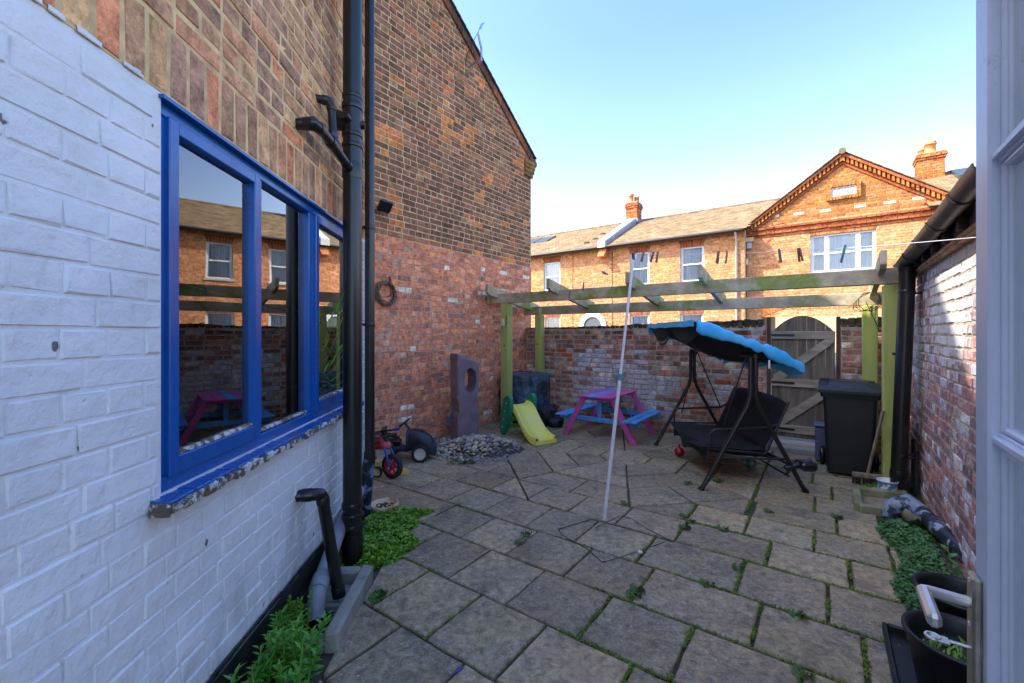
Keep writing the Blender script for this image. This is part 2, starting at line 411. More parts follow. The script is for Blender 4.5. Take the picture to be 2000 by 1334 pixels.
m_slab = slab_material()
patio = MB(); patio.M = RU
patio.prism([(-4.49, -1), (1.3, -1), (1.1, 3), (.9, 6.9), (-4.49, 6.9)], -.055, -.02)
patio = obj(patio, 'patio', m_joint, kind='structure')
def clip(poly, a, b, c):                                    # keep a*x+b*y <= c
    out = []
    for i, p in enumerate(poly):
        q = poly[(i+1) % len(poly)]; dp = a*p[0]+b*p[1]-c; dq = a*q[0]+b*q[1]-c
        if dp <= 0: out.append(p)
        if dp*dq < 0: t = dp/(dp-dq); out.append((p[0]+(q[0]-p[0])*t, p[1]+(q[1]-p[1])*t))
    return out
def area(p): return abs(sum(p[i][0]*p[(i+1) % len(p)][1]-p[(i+1) % len(p)][0]*p[i][1] for i in range(len(p))))/2
def inset(p, d):
    if sum(p[i][0]*p[(i+1) % len(p)][1]-p[(i+1) % len(p)][0]*p[i][1] for i in range(len(p))) < 0: p = p[::-1]
    q = p
    for i in range(len(p)):
        a, b = p[i], p[(i+1) % len(p)]; ex, ey = b[0]-a[0], b[1]-a[1]; L = math.hypot(ex, ey)
        if L < 1e-6: continue
        nx, ny = ey/L, -ex/L; q = clip(q, nx, ny, nx*a[0]+ny*a[1]-d)
    r = []
    for v in q:
        if not r or math.hypot(v[0]-r[-1][0], v[1]-r[-1][1]) > .012: r.append(v)
    return r
SL = []
def slab(poly, d=None):
    if len(poly) < 3: return
    p = inset(poly, (d or R.uniform(.006, .011)))
    if len(p) < 3 or area(p) < .004: return
    # wobble: split each side, push points slightly
    q = []
    for i, a in enumerate(p):
        b = p[(i+1) % len(p)]; L = math.hypot(b[0]-a[0], b[1]-a[1]); n = max(1, int(L/.09))
        for k in range(n):
            t = k/n; j = .0035 if k else .003
            q.append((a[0]+(b[0]-a[0])*t+R.uniform(-j, j), a[1]+(b[1]-a[1])*t+R.uniform(-j, j)))
    cx = sum(v[0] for v in q)/len(q); cy = sum(v[1] for v in q)/len(q)
    n = len(q); tx, ty, tz = R.uniform(-.006, .006), R.uniform(-.006, .006), R.uniform(-.0025, .003)
    H = lambda v: tz+tx*(v[0]-cx)+ty*(v[1]-cy)
    mb = MB(RU); sh = lambda v, k: (v[0]+(cx-v[0])*k/max(.05, math.hypot(cx-v[0], cy-v[1])), v[1]+(cy-v[1])*k/max(.05, math.hypot(cx-v[0], cy-v[1])))
    b1 = [sh(v, .004) for v in q]; b2 = [sh(v, .011) for v in q]
    V = [(v[0], v[1], -.035) for v in q]+[(v[0], v[1], H(v)-.010) for v in q]+[(v[0], v[1], H(v)-.003) for v in b1]+[(v[0], v[1], H(v)) for v in b2]
    F = [(r*n+i, r*n+(i+1) % n, (r+1)*n+(i+1) % n, (r+1)*n+i) for r in range(3) for i in range(n)]+[[3*n+i for i in range(n)]]
    mb.add(V, F, False)
    o = obj(mb, 'paving_slab', m_slab, patio); k = R.choice((.82, .9, .97, 1.04, 1.12, 1.2)); o.color = (k*R.uniform(.97, 1.05), k, k*R.uniform(.93, 1.02), 1); SL.append(q)
rows = [(-.7, -.26, []), (-.26, .17, []), (.17, .6, [-1.8]), (.6, 1.03, [-2.0, -1.55, -1.1, -.66]), (1.03, 1.46, [-2.2, -1.76, -1.32, -.88, -.44, 0]), (1.46, 1.90, [-2.45, -2.02, -1.59, -1.16, -.70, -.26, .18]),
        (1.90, 2.33, [-2.75, -2.33, -1.87, -1.43, -.985, -.54, -.08, .36]), (2.33, 2.755, [-3.49, -3.05, -2.60, -2.17, -1.75, -1.31, -.875, -.285, .155, .6]),
        (2.755, 3.20, [-3.6, -3.18, -2.74, -2.33, -1.885, -1.46, -1.005, -.42, .015, .42]), (3.20, 3.61, [-3.9, -3.45, -3.02, -2.6, -2.17, -1.75, -1.34, -.88, -.31, .13, .5]),
        (3.61, 4.0, [-4.2, -3.8, -3.37, -2.95, -2.5, -1.4, -.9, -.49, -.06, .36]), (4.0, 4.4, [-4.0, -3.6, -3.37, -.53, -.49, .08, .5]), (4.4, 4.82, [-4.2, -3.75, -3.37, -.52, -.07, .35]),
        (4.82, 5.22, [-4.0, -3.37, -.53, .055, .5]), (5.22, 5.64, [-4.2, -3.8, -3.37, -.53, -.1, .35]), (5.64, 6.05, [-4.0, -3.37, -2.9, -1.0, -.53, .1, .5]), (6.05, 6.44, [-4.2, -3.37, -2.8, -2.4, -1.9, -1.4, -1, -.53, -.05, .4]), (6.44, 6.60, [-4.0, -3.3, -2.7, -2.1, -1.5, -.9])]
OC = (-1.95, 5.02); S8 = [(math.cos(k*PI/4), math.sin(k*PI/4)) for k in range(8)]
GAPS = []
for (n0, n1, xs) in rows:
    if n1 <= .6: xs = [-3+.44*i+R.uniform(-.03, .03) for i in range(12)]
    xs = sorted(xs); ends = [xs[0]-.44]+xs+[xs[-1]+.44]
    for a, b in zip(ends, ends[1:]):
        if b-a < .05: continue
        lim = .42 if n1 > 2.6 else (.33+.25*(2.6-n1))
        lim += R.uniform(-.03, .05)
        if n0 > 4.8: lim = .62
        a2, b2 = max(a, -4.47), min(b, lim)
        if b2-a2 < .06: continue
        GAPS.append((b, n0, n1))
        poly = [(a2, n0), (b2, n0), (b2, n1), (a2, n1)]
        # keep clear of the left house wall and its gully: X = CA*u+SA*n >= limit while Y is short of the house corner
        if n1 < 3.3 and a < -.2: poly = clip(poly, -CA, -SA, .845 if n1 < 1.95 else (.79 if n1 < 2.4 else (1.1 if n1 < 2.7 else 9)))
        if len(poly) < 3: continue
        rem = poly
        for (ax, ay) in S8: rem = clip(rem, ax, ay, ax*OC[0]+ay*OC[1]+1.42) if len(rem) > 2 else rem
        if len(rem) < 3 or area(rem) < 1e-5: slab(poly); continue
        rem = poly
        for (ax, ay) in S8:
            c = ax*OC[0]+ay*OC[1]+1.42
            if len(rem) < 3: break
            out = clip(rem, -ax, -ay, -c)
            if len(out) >= 3 and area(out) > .006: slab(out)
            rem = clip(rem, ax, ay, c)
def octpt(r, k): a = PI/8+k*PI/4; q = r/math.cos(PI/8); return (OC[0]+q*math.cos(a), OC[1]+q*math.sin(a))
slab([octpt(.28, k) for k in range(8)])
for r0, r1, sub in ((.28, .66, 1), (.66, 1.0, 1), (1.0, 1.42, 2)):
    for k in range(8):
        A0, A1, B0, B1 = octpt(r0, k), octpt(r0, k+1), octpt(r1, k), octpt(r1, k+1)
        for q in range(sub):
            t0, t1 = q/sub, (q+1)/sub
            L = lambda P, Q, t: (P[0]+(Q[0]-P[0])*t, P[1]+(Q[1]-P[1])*t)
            slab([L(A0, A1, t0), L(B0, B1, t0), L(B0, B1, t1), L(A0, A1, t1)])
# moss and weeds that fill the open joints
m_moss = M('joint_moss', (.20, .27, .03), (.09, .15, .02), 25, rough=.9, bump=0)
m_weed = M('weed_leaf', (.07, .17, .02), (.045, .11, .015), 20, rough=.55, bump=0)
mo = MB(RU); we = MB(RU); m_conc_g = M('pale_grit', (.45, .42, .36), (.12, .10, .08), 30, bump=0)
def tuft(mb, u, n, r, cnt, L, up=.5, z=-.01):
    for _ in range(cnt):
        a = R.uniform(0, 2*PI); q = r*math.sqrt(R.random()); e = R.uniform(.1, up)
        d = Vector((math.cos(a)*(1-e), math.sin(a)*(1-e), e)); mb.leaf(Vector((u+q*math.cos(a+2), n+q*math.sin(a+2), z+R.uniform(0, .012))), d, Vector((0, 0, 1)), L*R.uniform(.6, 1.3), L*.55)
for (gu, n0, n1) in GAPS:
    if gu < -1.05 and R.random() > .25: continue
    dens = 1.0 if gu > -1.05 else .3
    for _ in range(int(dens*R.uniform(90, 240))):
        q = R.uniform(n0, n1)
        if noise.noise(Vector((gu*3, q*6, 8))) < -.08: continue
        sp_ = R.choice((.006, .011, .018)); tuft(mo, gu+R.uniform(-sp_, sp_), q, .008, 2, R.choice((.008, .013, .018)), .8, -.012)
for (n0, n1, xs) in rows:
    u = -2.6
    while u < .4:
        p = noise.noise(Vector((u*1.7, n1*3.1, 3)))+(.25 if u > -1.1 else -.12)
        if p > .05:
            for _ in range(int(6*p)+2): tuft(mo, u+R.uniform(0, .012), n1+R.uniform(-.009, .009), .008, 2, .014, .8, -.012)
        u += .012
for (x, y, k) in [(1335, 1010, 30), (1400, 940, 60), (1405, 942, 50), (1338, 1032, 90), (1350, 1020, 40), (1028, 1045, 50), (1015, 1060, 40), (742, 1163, 110), (735, 1170, 60), (1238, 1165, 60), (1245, 1155, 50), (1412, 1035, 40), (1345, 945, 40), (1570, 1320, 40), (1560, 1205, 40),
                  (1380, 1143, 40), (1500, 1000, 30), (905, 905, 70), (890, 897, 80), (920, 905, 50), (1222, 985, 40), (1635, 1012, 60), (1550, 905, 50), (1440, 1110, 30), (1535, 870, 90), (1560, 880, 90), (1600, 878, 60)]:
    p = G(x, y); q = RU.inverted() @ p; tuft(we, q.x, q.y, .045, k, .026, .7, 0)
gt_ = MB(RU)
for _ in range(420):
    u, n = R.uniform(-2.9, .35), R.uniform(1.0, 5.2)
    if u*CA+n*SA < -.7: continue
    r = R.uniform(.0015, .0045); gt_.ball((u, n, r*.6), r*1.3, r, r*.7, 5, 3, .3, u)
obj(gt_, 'grit', m_conc_g, kind='stuff')
obj(mo, 'joint_moss', m_moss, kind='stuff'); obj(we, 'joint_weeds', m_weed, kind='stuff')
# ================================================================== LEFT HOUSE (white painted below, bare brick above)
tx, ty = -.0428, 1.0; tl = math.hypot(tx, ty); E1 = Vector((tx/tl, ty/tl, 0))
WLm = Matrix(((E1.x, -E1.y, 0, -1.05), (E1.y, E1.x, 0, 0), (0, 0, 1, 0), (0, 0, 0, 1)))   # x along wall, y into wall
def LW(s, d, z): return WLm @ Vector((s, -d, z))            # d = distance out of the wall
S1 = 3.57
house = thing('house', 'nearest house with white painted lower wall, blue window and bare brick above', 'house', tuple(LW(1.8, -.2, 0)))
WIN = (1.365, 3.24, .985, 2.245)
c = MB(WLm); core(c, -1.2, S1, .215, 2.262, [WIN], .0048, .3)
obj(c, 'painted_wall', m_white, house)
c = MB(WLm)
for i in range(60): x = R.uniform(-.2, 1.30); h = R.uniform(.001, .014); c.box(x, x+R.uniform(.01, .05), -.004, .0, 2.26, 2.264+h, .002, .001)
obj(c, 'paint_edge', m_white, house, kind='stuff')
c = MB(WLm); core(c, -1.2, S1, 2.262, 4.4, [], .003, .3); obj(c, 'upper_wall', m_mortar, house)
c = MB(WLm); c.box(-1.2, S1+.01, -.012, .3, -.2, .215, .01)
for i in range(46): c.mi = 0; x = -1+i*.1; c.box(x, x+R.uniform(.05, .16), -.0135, -.005, R.uniform(.205, .22), R.uniform(.221, .232))
obj(c, 'plinth', m_black, house)
c = MB(WLm); c.box(S1-.3, S1, .3, 2.6, -.2, 4.4); obj(c, 'end_wall', m_white, house)
c = MB(WLm); c.add([(-1.3, -.12, 4.39), (S1+.1, -.12, 4.39), (S1+.1, 1.4, 4.9), (-1.3, 1.4, 4.9), (-1.3, 3.0, 4.39), (S1+.1, 3.0, 4.39)], [(0, 1, 2, 3), (3, 2, 5, 4)]); obj(c, 'roof', m_slate, house)
brickwork(house, WLm, lambda z: [(-.2, S1)], .225, 2.262, lambda x, z, r: (.001, .001, .001), m_white, ch=.0805, bl=.248, hl=.124, jt=.009, bond='english', xoff=.125, holes=[(WIN[0]-.004, WIN[1]+.005, WIN[2]-.03, WIN[3]+.0)],
          n_ind=300, bev=.0035, jit=.003, seed=3)
PU = [(sr(120, 98, 84), 4), (sr(98, 82, 78), 3), (sr(84, 72, 76), 2), (sr(134, 94, 76), 2), (sr(146, 84, 62), 1.4), (sr(150, 128, 98), 2), (sr(72, 58, 56), 1.4), (sr(160, 118, 88), .8)]
PU = calm([(kk((c_[0]*1.12, c_[1]*.97, c_[2]*.74), 2.5), w_) for c_, w_ in PU], .55)
sol = []; x = -.1; rr = random.Random(5)
while x < S1-.05:
    sol.append((x+.005, x+.082, 2.268, 2.482)); x += .088
brickwork(house, WLm, lambda z: [(-.2, S1)], 2.487, 4.38, lambda x, z, r: pick(r, PU), b_upper, ch=.083, bl=.24, hl=.122, jt=.012, bond='english', n_ind=300, bev=.006, jit=.004, seed=4, soldier=sol)
# --- blue window, three lights
win = MB(WLm); x0, x1, z0, z1 = WIN; fy = .018
FR = [(x0, x0+.04), (x0+.575, x0+.62), (x0+1.13, x0+1.20), (x1-.045, x1)]
for a, b in FR: win.box(a, b, fy, .11, z0+.05, z1-.045, .004)
win.box(x0, x1, fy-.002, .11, z1-.045, z1-.001, .004); win.box(x0, x1, fy-.004, .11, z0, z0+.05, .004)
win.box(x0-.01, x1+.01, -.012, .03, z1-.004, z1+.008)
wino = obj(win, 'window', m_blue, house)
def casement(a, b, zb, zt, y, wd=.044):
    cs = MB(WLm)
    cs.box(a, a+wd, y, y+.05, zb, zt, .004); cs.box(b-wd, b, y, y+.05, zb, zt, .004)
    cs.box(a+wd-.002, b-wd+.002, y+.001, y+.05, zt-wd, zt, .004); cs.box(a+wd-.002, b-wd+.002, y+.001, y+.05, zb, zb+wd*1.35, .004)
    obj(cs, 'casement', m_blue, wino)
    gp = MB(WLm); gp.box(a+wd-.003, b-wd+.003, y+.03, y+.034, zb+wd, zt-wd+.003); obj(gp, 'glass_pane', m_glass, wino)
    pt = MB(WLm); pt.box(a+wd, b-wd, y+.008, y+.03, zb+wd*1.3, zb+wd*1.3+.016, .005, .002); obj(pt, 'putty', m_rot, wino)
casement(x0+.035, x0+.58, z0+.045, z1-.04, .002); casement(x0+1.192, x1-.04, z0+.045, z1-.04, .002)
gp = MB(WLm); gp.box(x0+.617, x0+1.133, .05, .054, z0+.048, z1-.043); obj(gp, 'glass_pane', m_glass, wino)
pt = MB(WLm); pt.box(x0+.62, x0+1.13, .03, .05, z0+.05, z0+.066, .005, .002); obj(pt, 'putty', m_rot, wino)
si = MB(WLm); n = 50
for i in range(n):
    a = x0-.05+(x1-x0+.09)*i/n; b = x0-.05+(x1-x0+.09)*(i+1)/n; q = R.uniform(0, .008) if i/n < .75 else 0
    si.box(a, b+.0005, -.062+q, .10, z0-.042+R.uniform(0, .006), z0-.002-q*.3, .004, .0015)
sio = obj(si, 'sill', m_blue, wino)
sf = MB(WLm)
for i in range(60):
    t = i/60; a = x0-.052+(x1-x0)*.82*t; 
    if t > .42 and R.random() < .35: continue
    sf.box(a, a+R.uniform(.02, .07), -.068-R.uniform(0, .004), -.05, z0-.047+R.uniform(0, .012), z0-R.uniform(.006, .02), .004, .002)
sf.box(x0-.062, x0-.046, -.066, -.004, z0-.046, z0-.006, .004, .003); obj(sf, 'flaking_edge', m_rot, wino, kind='stuff')
# --- the room behind
m_room = M('ochre_room_wall', sr(200, 180, 110), sr(170, 150, 96), 2, rough=.9, bump=0); m_wood = M('dark_wood', sr(70, 44, 26), sr(46, 30, 20), 6, rough=.5, bump=.1, stretch=(1, 6, 1))
c = MB(WLm); c.box(x0-.6, x1+.3, 2.2, 2.25, 0, 2.6); c.box(x0-.65, x0-.6, .3, 2.2, 0, .9); c.box(x1+.05, x1+.1, .3, 2.2, 0, 2.6)  # near side wall, out of view, kept low to let sky light fill the room
c.box(x0-.6, x1+.1, .3, 2.2, 2.6, 2.65); c.box(x0-.6, x1+.1, .3, 2.2, -.05, 0)
obj(c, 'room_wall', m_room, house)
c = MB(WLm); c.box(x0-.02, x1+.02, .112, .42, z0-.03, z0+.0, .005); obj(c, 'window_board', m_wood, house)
c = MB(WLm); c.box(x0+.2, x0+.9, 2.18, 2.2, 1.35, 1.75); obj(c, 'picture_frame', m_dark, label='dark picture frame hanging inside the room behind the blue window', cat='picture')
c = MB(WLm); c.box(x0+.1, x1-.3, 1.5, 2.15, 0, .95, .01); c.box(x0+.7, x0+1.2, 1.7, 2.1, .95, 1.3, .01); obj(c, 'sideboard', m_wood, label='dark wooden sideboard inside the room behind the blue window', cat='sideboard')
m_leafin = M('house_plant_leaf', (.26, .55, .10), (.18, .42, .08), 10, rough=.4, bump=0); m_cer = M('white_ceramic', (.65, .63, .58), (.5, .5, .5), 5, rough=.25, bump=0)
m_pet = M('purple_flower', (.4, .12, .36), (.16, .08, .2), 30, rough=.5, bump=0)
def sillpot(s, r, h, mat, label, leaves, lm, L, Wd, spread, up):
    p = LW(s, -.155, z0+.02); t = thing('potted_plant', label, 'potted plant', tuple(p))
    c = MB(T(*p)); c.lathe([(r*.55, 0), (r*.7, .004), (r*.95, h*.6), (r, h), (r*1.06, h), (r*1.06, h+.008), (r*.9, h+.008), (r*.85, h*.8), (0, h*.8)], 20); obj(c, 'pot', mat, t)
    c = MB(T(*p))
    for _ in range(leaves):
        a = R.uniform(0, 2*PI); d = Vector((math.cos(a)*spread, math.sin(a)*spread, R.uniform(*up)))
        base = Vector((R.uniform(-.02, .02), R.uniform(-.02, .02), h*.8)); st = base+d*R.uniform(.3, 1)*L*1.5
        c.tube([base, st], .0015, 4); c.leaf(st, d, Vector((0, 0, 1)), L, Wd)
    obj(c, 'foliage', lm, t)
sillpot(x0+.80, .085, .13, m_cer, 'white bowl shaped pot of purple flowers on the sill inside the middle pane', 90, m_pet, .05, .035, .8, (.3, 1.6))
sillpot(x0+1.5, .07, .10, m_cer, 'spider plant in a glass pot inside the right hand casement', 90, m_leafin, .2, .014, .7, (.2, 1.8))
sillpot(x0+.15, .10, .07, M('blue_dish', sr(40, 60, 110), bump=0, rough=.3), 'small succulent in a blue dish inside the left casement', 60, M('pink_leaf', sr(150, 80, 90), sr(80, 110, 80), 20, bump=0), .06, .03, .8, (.2, 1.2))
v = thing('hanging_vine', 'green vine hanging from above inside the left casement', 'plant', tuple(LW(x0+.16, -.10, 1.5)))
c = MB(); pts = [LW(x0+.15, -.12, 2.2), LW(x0+.16, -.11, 1.8), LW(x0+.18, -.10, 1.6), LW(x0+.17, -.10, 1.42)]; c.tube(pts, .003, 6); obj(c, 'stem', m_leafin, v)
for i, (s_, z_, dx, dz) in enumerate([(.10, 1.74, 1, .1), (.1, 1.73, .6, -.7), (.09, 1.73, -.1, -1), (.09, 1.74, .9, -.3), (.11, 1.5, .3, -1), (.11, 1.56, -1, -.2), (.1, 1.45, .1, -1)]):
    c = MB(); d = (E1*dx+Vector((0, 0, dz))).normalized(); c.leaf(LW(x0+s_+.07, -.095, z_), d, E1.cross(Vector((0, 0, 1)))*-1, .12, .045); obj(c, 'leaf', m_leafin, v)
# --- downpipes and waste pipes
sp = thing('soil_pipe', 'fat black soil pipe running up the white wall beside the blue window', 'drainpipe', tuple(LW(2.86, .13, 0)))
def pipe(name, parent, pts, r, mat=m_blackpl, n=20, collars=(), caps=True):
    c = MB(); c.tube(pts, r, n, caps); obj(c, name, mat, parent)
    for (p, q, k) in collars:
        c = MB(); c.tube([p, Vector(p)+(Vector(q)-Vector(p))*.12, Vector(p)+(Vector(q)-Vector(p))*.5, Vector(p)+(Vector(q)-Vector(p))*.88, q], [r*k*.97, r*k, r*k, r*k, r*k*.97], n); obj(c, 'collar', mat, parent)
SX, SY = LW(2.80, .13, 0).x, LW(2.80, .13, 0).y
P = lambda z: Vector((SX, SY, z))
pipe('pipe', sp, [P(.02), P(4.6)], .059, collars=[(P(.36), P(.40), 1.13), (P(.30), P(.33), 1.16), (P(.22), P(.26), 1.16), (P(2.95), P(2.99), 1.14), (P(3.02), P(3.05), 1.08), (P(2.77), P(2.80), 1.12), (P(2.70), P(2.73), 1.12), (P(2.50), P(2.60), 1.08), (P(.02), P(.2), 1.1)])
c = MB(); a = P(2.86)+Vector((-.0, 0, 0)); c.tube([a, a-E1*.02+Vector((-.10, 0, .02)), a+Vector((-.13, -.0, .02))], [.05, .062, .062], 20); c.tube([a, a+Vector((.075, .02, 0))], .026, 14); c.tube([a, a+Vector((-.02, -.09, .02))], .03, 12); obj(c, 'boss', m_blackpl, sp)
wpip = thing('waste_pipe', 'black forked waste pipes joining the soil pipe above the window', 'waste pipe', tuple(LW(2.3, .08, 2.4)))
j0 = P(2.55)+Vector((0, -.03, 0)); j1 = LW(2.54, .10, 2.61); j2 = LW(2.40, .09, 2.632); j3 = LW(2.30, .085, 2.62); j4 = LW(2.30, -.01, 2.615)
pipe('lower_branch', wpip, [j0, j1, j2, j3, j4], .028, n=14, collars=[(j1, j1+(j2-j1)*.3, 1.2), (j2, j2+(j3-j2)*.5, 1.2), (j3, j3+(j4-j3)*.5, 1.22), (j0+(j1-j0)*.15, j0+(j1-j0)*.3, 1.22)])
k1 = LW(2.60, .08, 2.68); k2 = LW(2.585, .075, 2.86); k3 = LW(2.58, .06, 2.89); k4 = LW(2.56, -.01, 2.895)
pipe('upper_branch', wpip, [j1+(j0-j1)*.15, k1, k2, k3, k4], .024, n=14, collars=[(k1, k1+(k2-k1)*.2, 1.22), (k2-(k2-k1)*.12, k2, 1.22), (k3, k3+(k4-k3)*.5, 1.22)])
rp = thing('rain_pipe', 'slim black rainwater pipe at the corner where the white house meets the tall gable', 'drainpipe', tuple(LW(3.45, .07, .49)))
RX = Vector((-1.132, 3.42, 0)); Q = lambda z: RX+Vector((0, 0, z))
pipe('pipe', rp, [Q(.50), Q(4.4)], .038, n=16, collars=[(Q(.50), Q(.56), 1.18), (Q(2.32), Q(2.35), 1.12), (Q(1.55), Q(1.58), 1.1)])
c = MB(); c.box(-1.20, RX.x, 3.40, 3.44, 2.325, 2.345); c.box(-1.20, RX.x, 3.40, 3.44, 1.555, 1.575); obj(c, 'bracket', m_blackpl, rp)
m_clay = M('painted_clay_pipe', sr(120, 130, 160), sr(26, 30, 44), 14, (.44, .52), rough=.5, bump=.5)
c = MB(); c.tube([Q(.50)+Vector((-.0, .0, 0)), Q(.42)+Vector((-.012, 0, 0)), Q(.02)+Vector((-.035, .0, 0))], [.046, .048, .036], 16); obj(c, 'clay_shoe', m_clay, rp)
bw = thing('basin_waste', 'black plastic waste pipe bending from the white wall down into the drain', 'waste pipe', tuple(LW(2.2, .06, .02)))
b0 = LW(2.31, -.01, .625); b1 = LW(2.335, .085, .622); b2 = LW(2.37, .105, .595); b3 = LW(2.36, .20, .05)
pipe('pipe', bw, [b0, b1, LW(2.355, .10, .615), b2, b3], .031, n=16, collars=[(b0+(b1-b0)*.3, b0+(b1-b0)*.8, 1.15), (b2, b2+(b3-b2)*.07, 1.14), (b3-(b3-b2)*.1, b3, 1.15)])
gw = thing('grey_waste', 'grey plastic pipe lying along the black plinth and turning into the drain', 'waste pipe', tuple(LW(2.4, .06, .2)))
pipe('pipe', gw, [LW(3.2, .05, .33), LW(2.79, .06, .25), LW(2.30, .115, .145), LW(2.25, .125, .12), LW(2.21, .13, .03)], .042, m_greypl, collars=[(LW(2.36, .108, .16), LW(2.27, .12, .137), 1.14)])
c = MB(); c.tube([LW(2.6, .03, .12), LW(2.2, .04, .08), LW(1.9, .05, .03), LW(-.2, .06, .0)], .014, 8); obj(c, 'cable', m_blackpl, label='black cable running along the foot of the white wall', cat='cable')
m_conc = M('drain_concrete', sr(130, 128, 118), sr(104, 104, 92), 6, rough=.9, bump=.6, bsc=40, dirt=sr(84, 88, 60), dsc=5, k=1.5)
dr = thing('drain_surround', 'concrete kerb round the drain grate under the basin waste pipe', 'drain', tuple(LW(2.2, .2, 0)))
c = MB(WLm); c.box(2.02, 2.62, -.315, -.245, -.03, .085, .012, .003); c.box(2.55, 2.62, -.245, -.01, -.03, .08, .012, .003); c.box(2.02, 2.08, -.245, -.02, -.03, .05, .012, .003); c.box(2.32, 2.36, -.245, -.02, -.03, .03, .01); c.box(2.36, 2.55, -.245, -.02, -.03, .005, .004); obj(c, 'kerb', m_conc, dr)
c = MB(WLm)
for i in range(7): c.box(2.10+i*.03, 2.116+i*.03, -.235, -.06, -.012, .006, .003)
c.box(2.09, 2.32, -.24, -.225, -.012, .008); c.box(2.09, 2.32, -.07, -.05, -.012, .008); obj(c, 'grate', m_blackpl, dr)
c = MB(); c.prism([(-1.4, -1), (-.82, -1), (-.83, 2.7), (-.76, 3.4), (-1.3, 3.7)], -.05, -.012); obj(c, 'soil', m_soil, kind='structure')
# ================================================================== TALL GABLE OF THE NEXT HOUSE
WG = Matrix.Translation(UN(-4.5, 0, 0)) @ RU @ Matrix(((0, -1, 0, 0), (1, 0, 0, 0), (0, 0, 1, 0), (0, 0, 0, 1)))    # x = n, y = away (-u)
NE = 6.82; ZB = 2.73
vz = lambda n: 6.42+.69*(4.538-n)                             # verge line
APN = 1.02; APZ = vz(APN)
gh = thing('gable_house', 'tall neighbouring house with a sooty brick gable over redder brick', 'house', tuple(UN(-6, 3, 0)))
c = MB(WG); c.prism([(-5.5, -.1), (NE-.008, -.1), (NE-.008, vz(NE)), (APN, APZ), (-5.5, vz(2*APN+5.5))], .005, 5.0, 'y'); obj(c, 'gable_wall', m_mortar, gh)
c = MB(WG); c.box(1.9, NE-.006, .0025, .005, -.05, ZB); obj(c, 'lower_mortar', m_mortar_red, gh)
PG = [(sr(98, 74, 62), 5), (sr(84, 62, 54), 4), (sr(74, 56, 48), 3), (sr(112, 84, 66), 2), (sr(128, 80, 58), .9), (sr(150, 92, 52), .45), (sr(120, 104, 78), .7)]
PG = calm([((c_[0]*2.5, c_[1]*2.05, c_[2]*1.75), w_) for c_, w_ in PG], .25)
def tg(x, z, r):
    p = noise.noise(Vector((x*1.4, z*1.4, 5)))
    if p > .22 and r.random() < .42: return tuple(v*r.uniform(1.2, 1.7) for v in sr(186, 112, 58))
    t = pick(r, PG)
    if z > vz(x)-.35: t = tuple(a*.5+b*.5 for a, b in zip(t, sr(150, 104, 78)))
    return t
PR = [(sr(162, 90, 64), 5), (sr(146, 78, 56), 4), (sr(168, 104, 80), 2), (sr(130, 74, 58), 2), (sr(150, 110, 92), 1.2), (sr(186, 100, 60), 1.0), (sr(190, 170, 150), .35), (sr(110, 72, 62), .8)]
PR = calm([(kk((c_[0]*.92, c_[1]*1.04, c_[2]*.95), 2.4), w_) for c_, w_ in PR], .3)
def spg(z):
    hi = 4.538-(z-6.42)/.69 if z > vz(NE) else NE
    return [(1.0, min(hi-.02, NE))]
brickwork(gh, WG, spg, 0.0, ZB, lambda x, z, r: pick(r, PR), b_red, bond='flemish', n_ind=300, seed=8, bev=.005, jit=.004, jt=.010)
brickwork(gh, WG, spg, ZB+.003, 8.2, tg, b_gable, bond='english', n_ind=0, seed=9, bev=.004, jit=.003, jt=.013)
m_tile = M('dark_verge_tile', sr(60, 54, 50), sr(84, 76, 66), 6, rough=.9, bump=.5)
c = MB(WG)
for sgn in (1, -1):
    L = math.hypot(1, .69); n = 60
    for i in range(n):
        a = APN+sgn*i*.105; z = APZ-.69*i*.105
        dn, dz = sgn*.125, -.69*.125
        if sgn > 0 and a > NE+.02: break
        c.add([(a, -.055, z+.02), (a+dn, -.055, z+dz+.035), (a+dn, -.055, z+dz+.06), (a, -.055, z+.045), (a, 5.1, z+.02), (a+dn, 5.1, z+dz+.035), (a+dn, 5.1, z+dz+.06), (a, 5.1, z+.045)],
              [(0, 1, 2, 3), (3, 2, 6, 7), (0, 4, 5, 1), (1, 5, 6, 2), (0, 3, 7, 4)], False)
obj(c, 'roof', m_tile, gh, kind='stuff')
c = MB(WG)                                                    # oversailing brick band under the verge
for i in range(55):
    a = APN+i*.11
    if a > NE-.05: break
    z = vz(a); c.tint = pick(R, [(sr(160, 100, 70), 2), (sr(120, 80, 62), 2), (sr(100, 72, 58), 1)])
    c.add([(a, -.028, z-.13), (a+.1, -.028, z-.13-.069), (a+.1, -.028, z-.055), (a, -.028, z+.012), (a, .02, z-.13), (a+.1, .02, z-.199), (a+.1, .02, z-.055), (a, .02, z+.012)], [(0, 1, 2, 3), (0, 4, 5, 1), (0, 3, 7, 4), (1, 5, 6, 2), (3, 2, 6, 7)], False)
obj(c, 'verge_brick', b_gable, gh, kind='stuff')
c = MB(WG); z = vz(NE)
for i in range(4): c.tint = sr(130+i*8, 104+i*3, 60); c.box(NE-.24, NE+.02+i*.035, -.03-.003*i, .3, z-.42+i*.08, z-.345+i*.08, .006, .004)
c.tint = sr(110, 80, 60); c.box(NE-.02, NE+.13, -.02, .3, z-.1, z-.03, .01, .004); obj(c, 'kneeler', b_gable, gh)
m_gut = M('old_black_gutter', (.02, .019, .018), (.05, .042, .034), 14, rough=.45, bump=.4, bsc=50)
c = MB(WG); c.tube([(NE+.1, -.03, z-.12), (NE+.1, 4, z-.12)], .055, 12); obj(c, 'gutter', m_gut, gh)
m_metal = M('galvanised_metal', (.45, .45, .46), (.3, .3, .31), 12, rough=.4, metal=.8, bump=.1)
an = on_u(920, 130, -4.46); an2 = on_u(936, 75, -4.3)
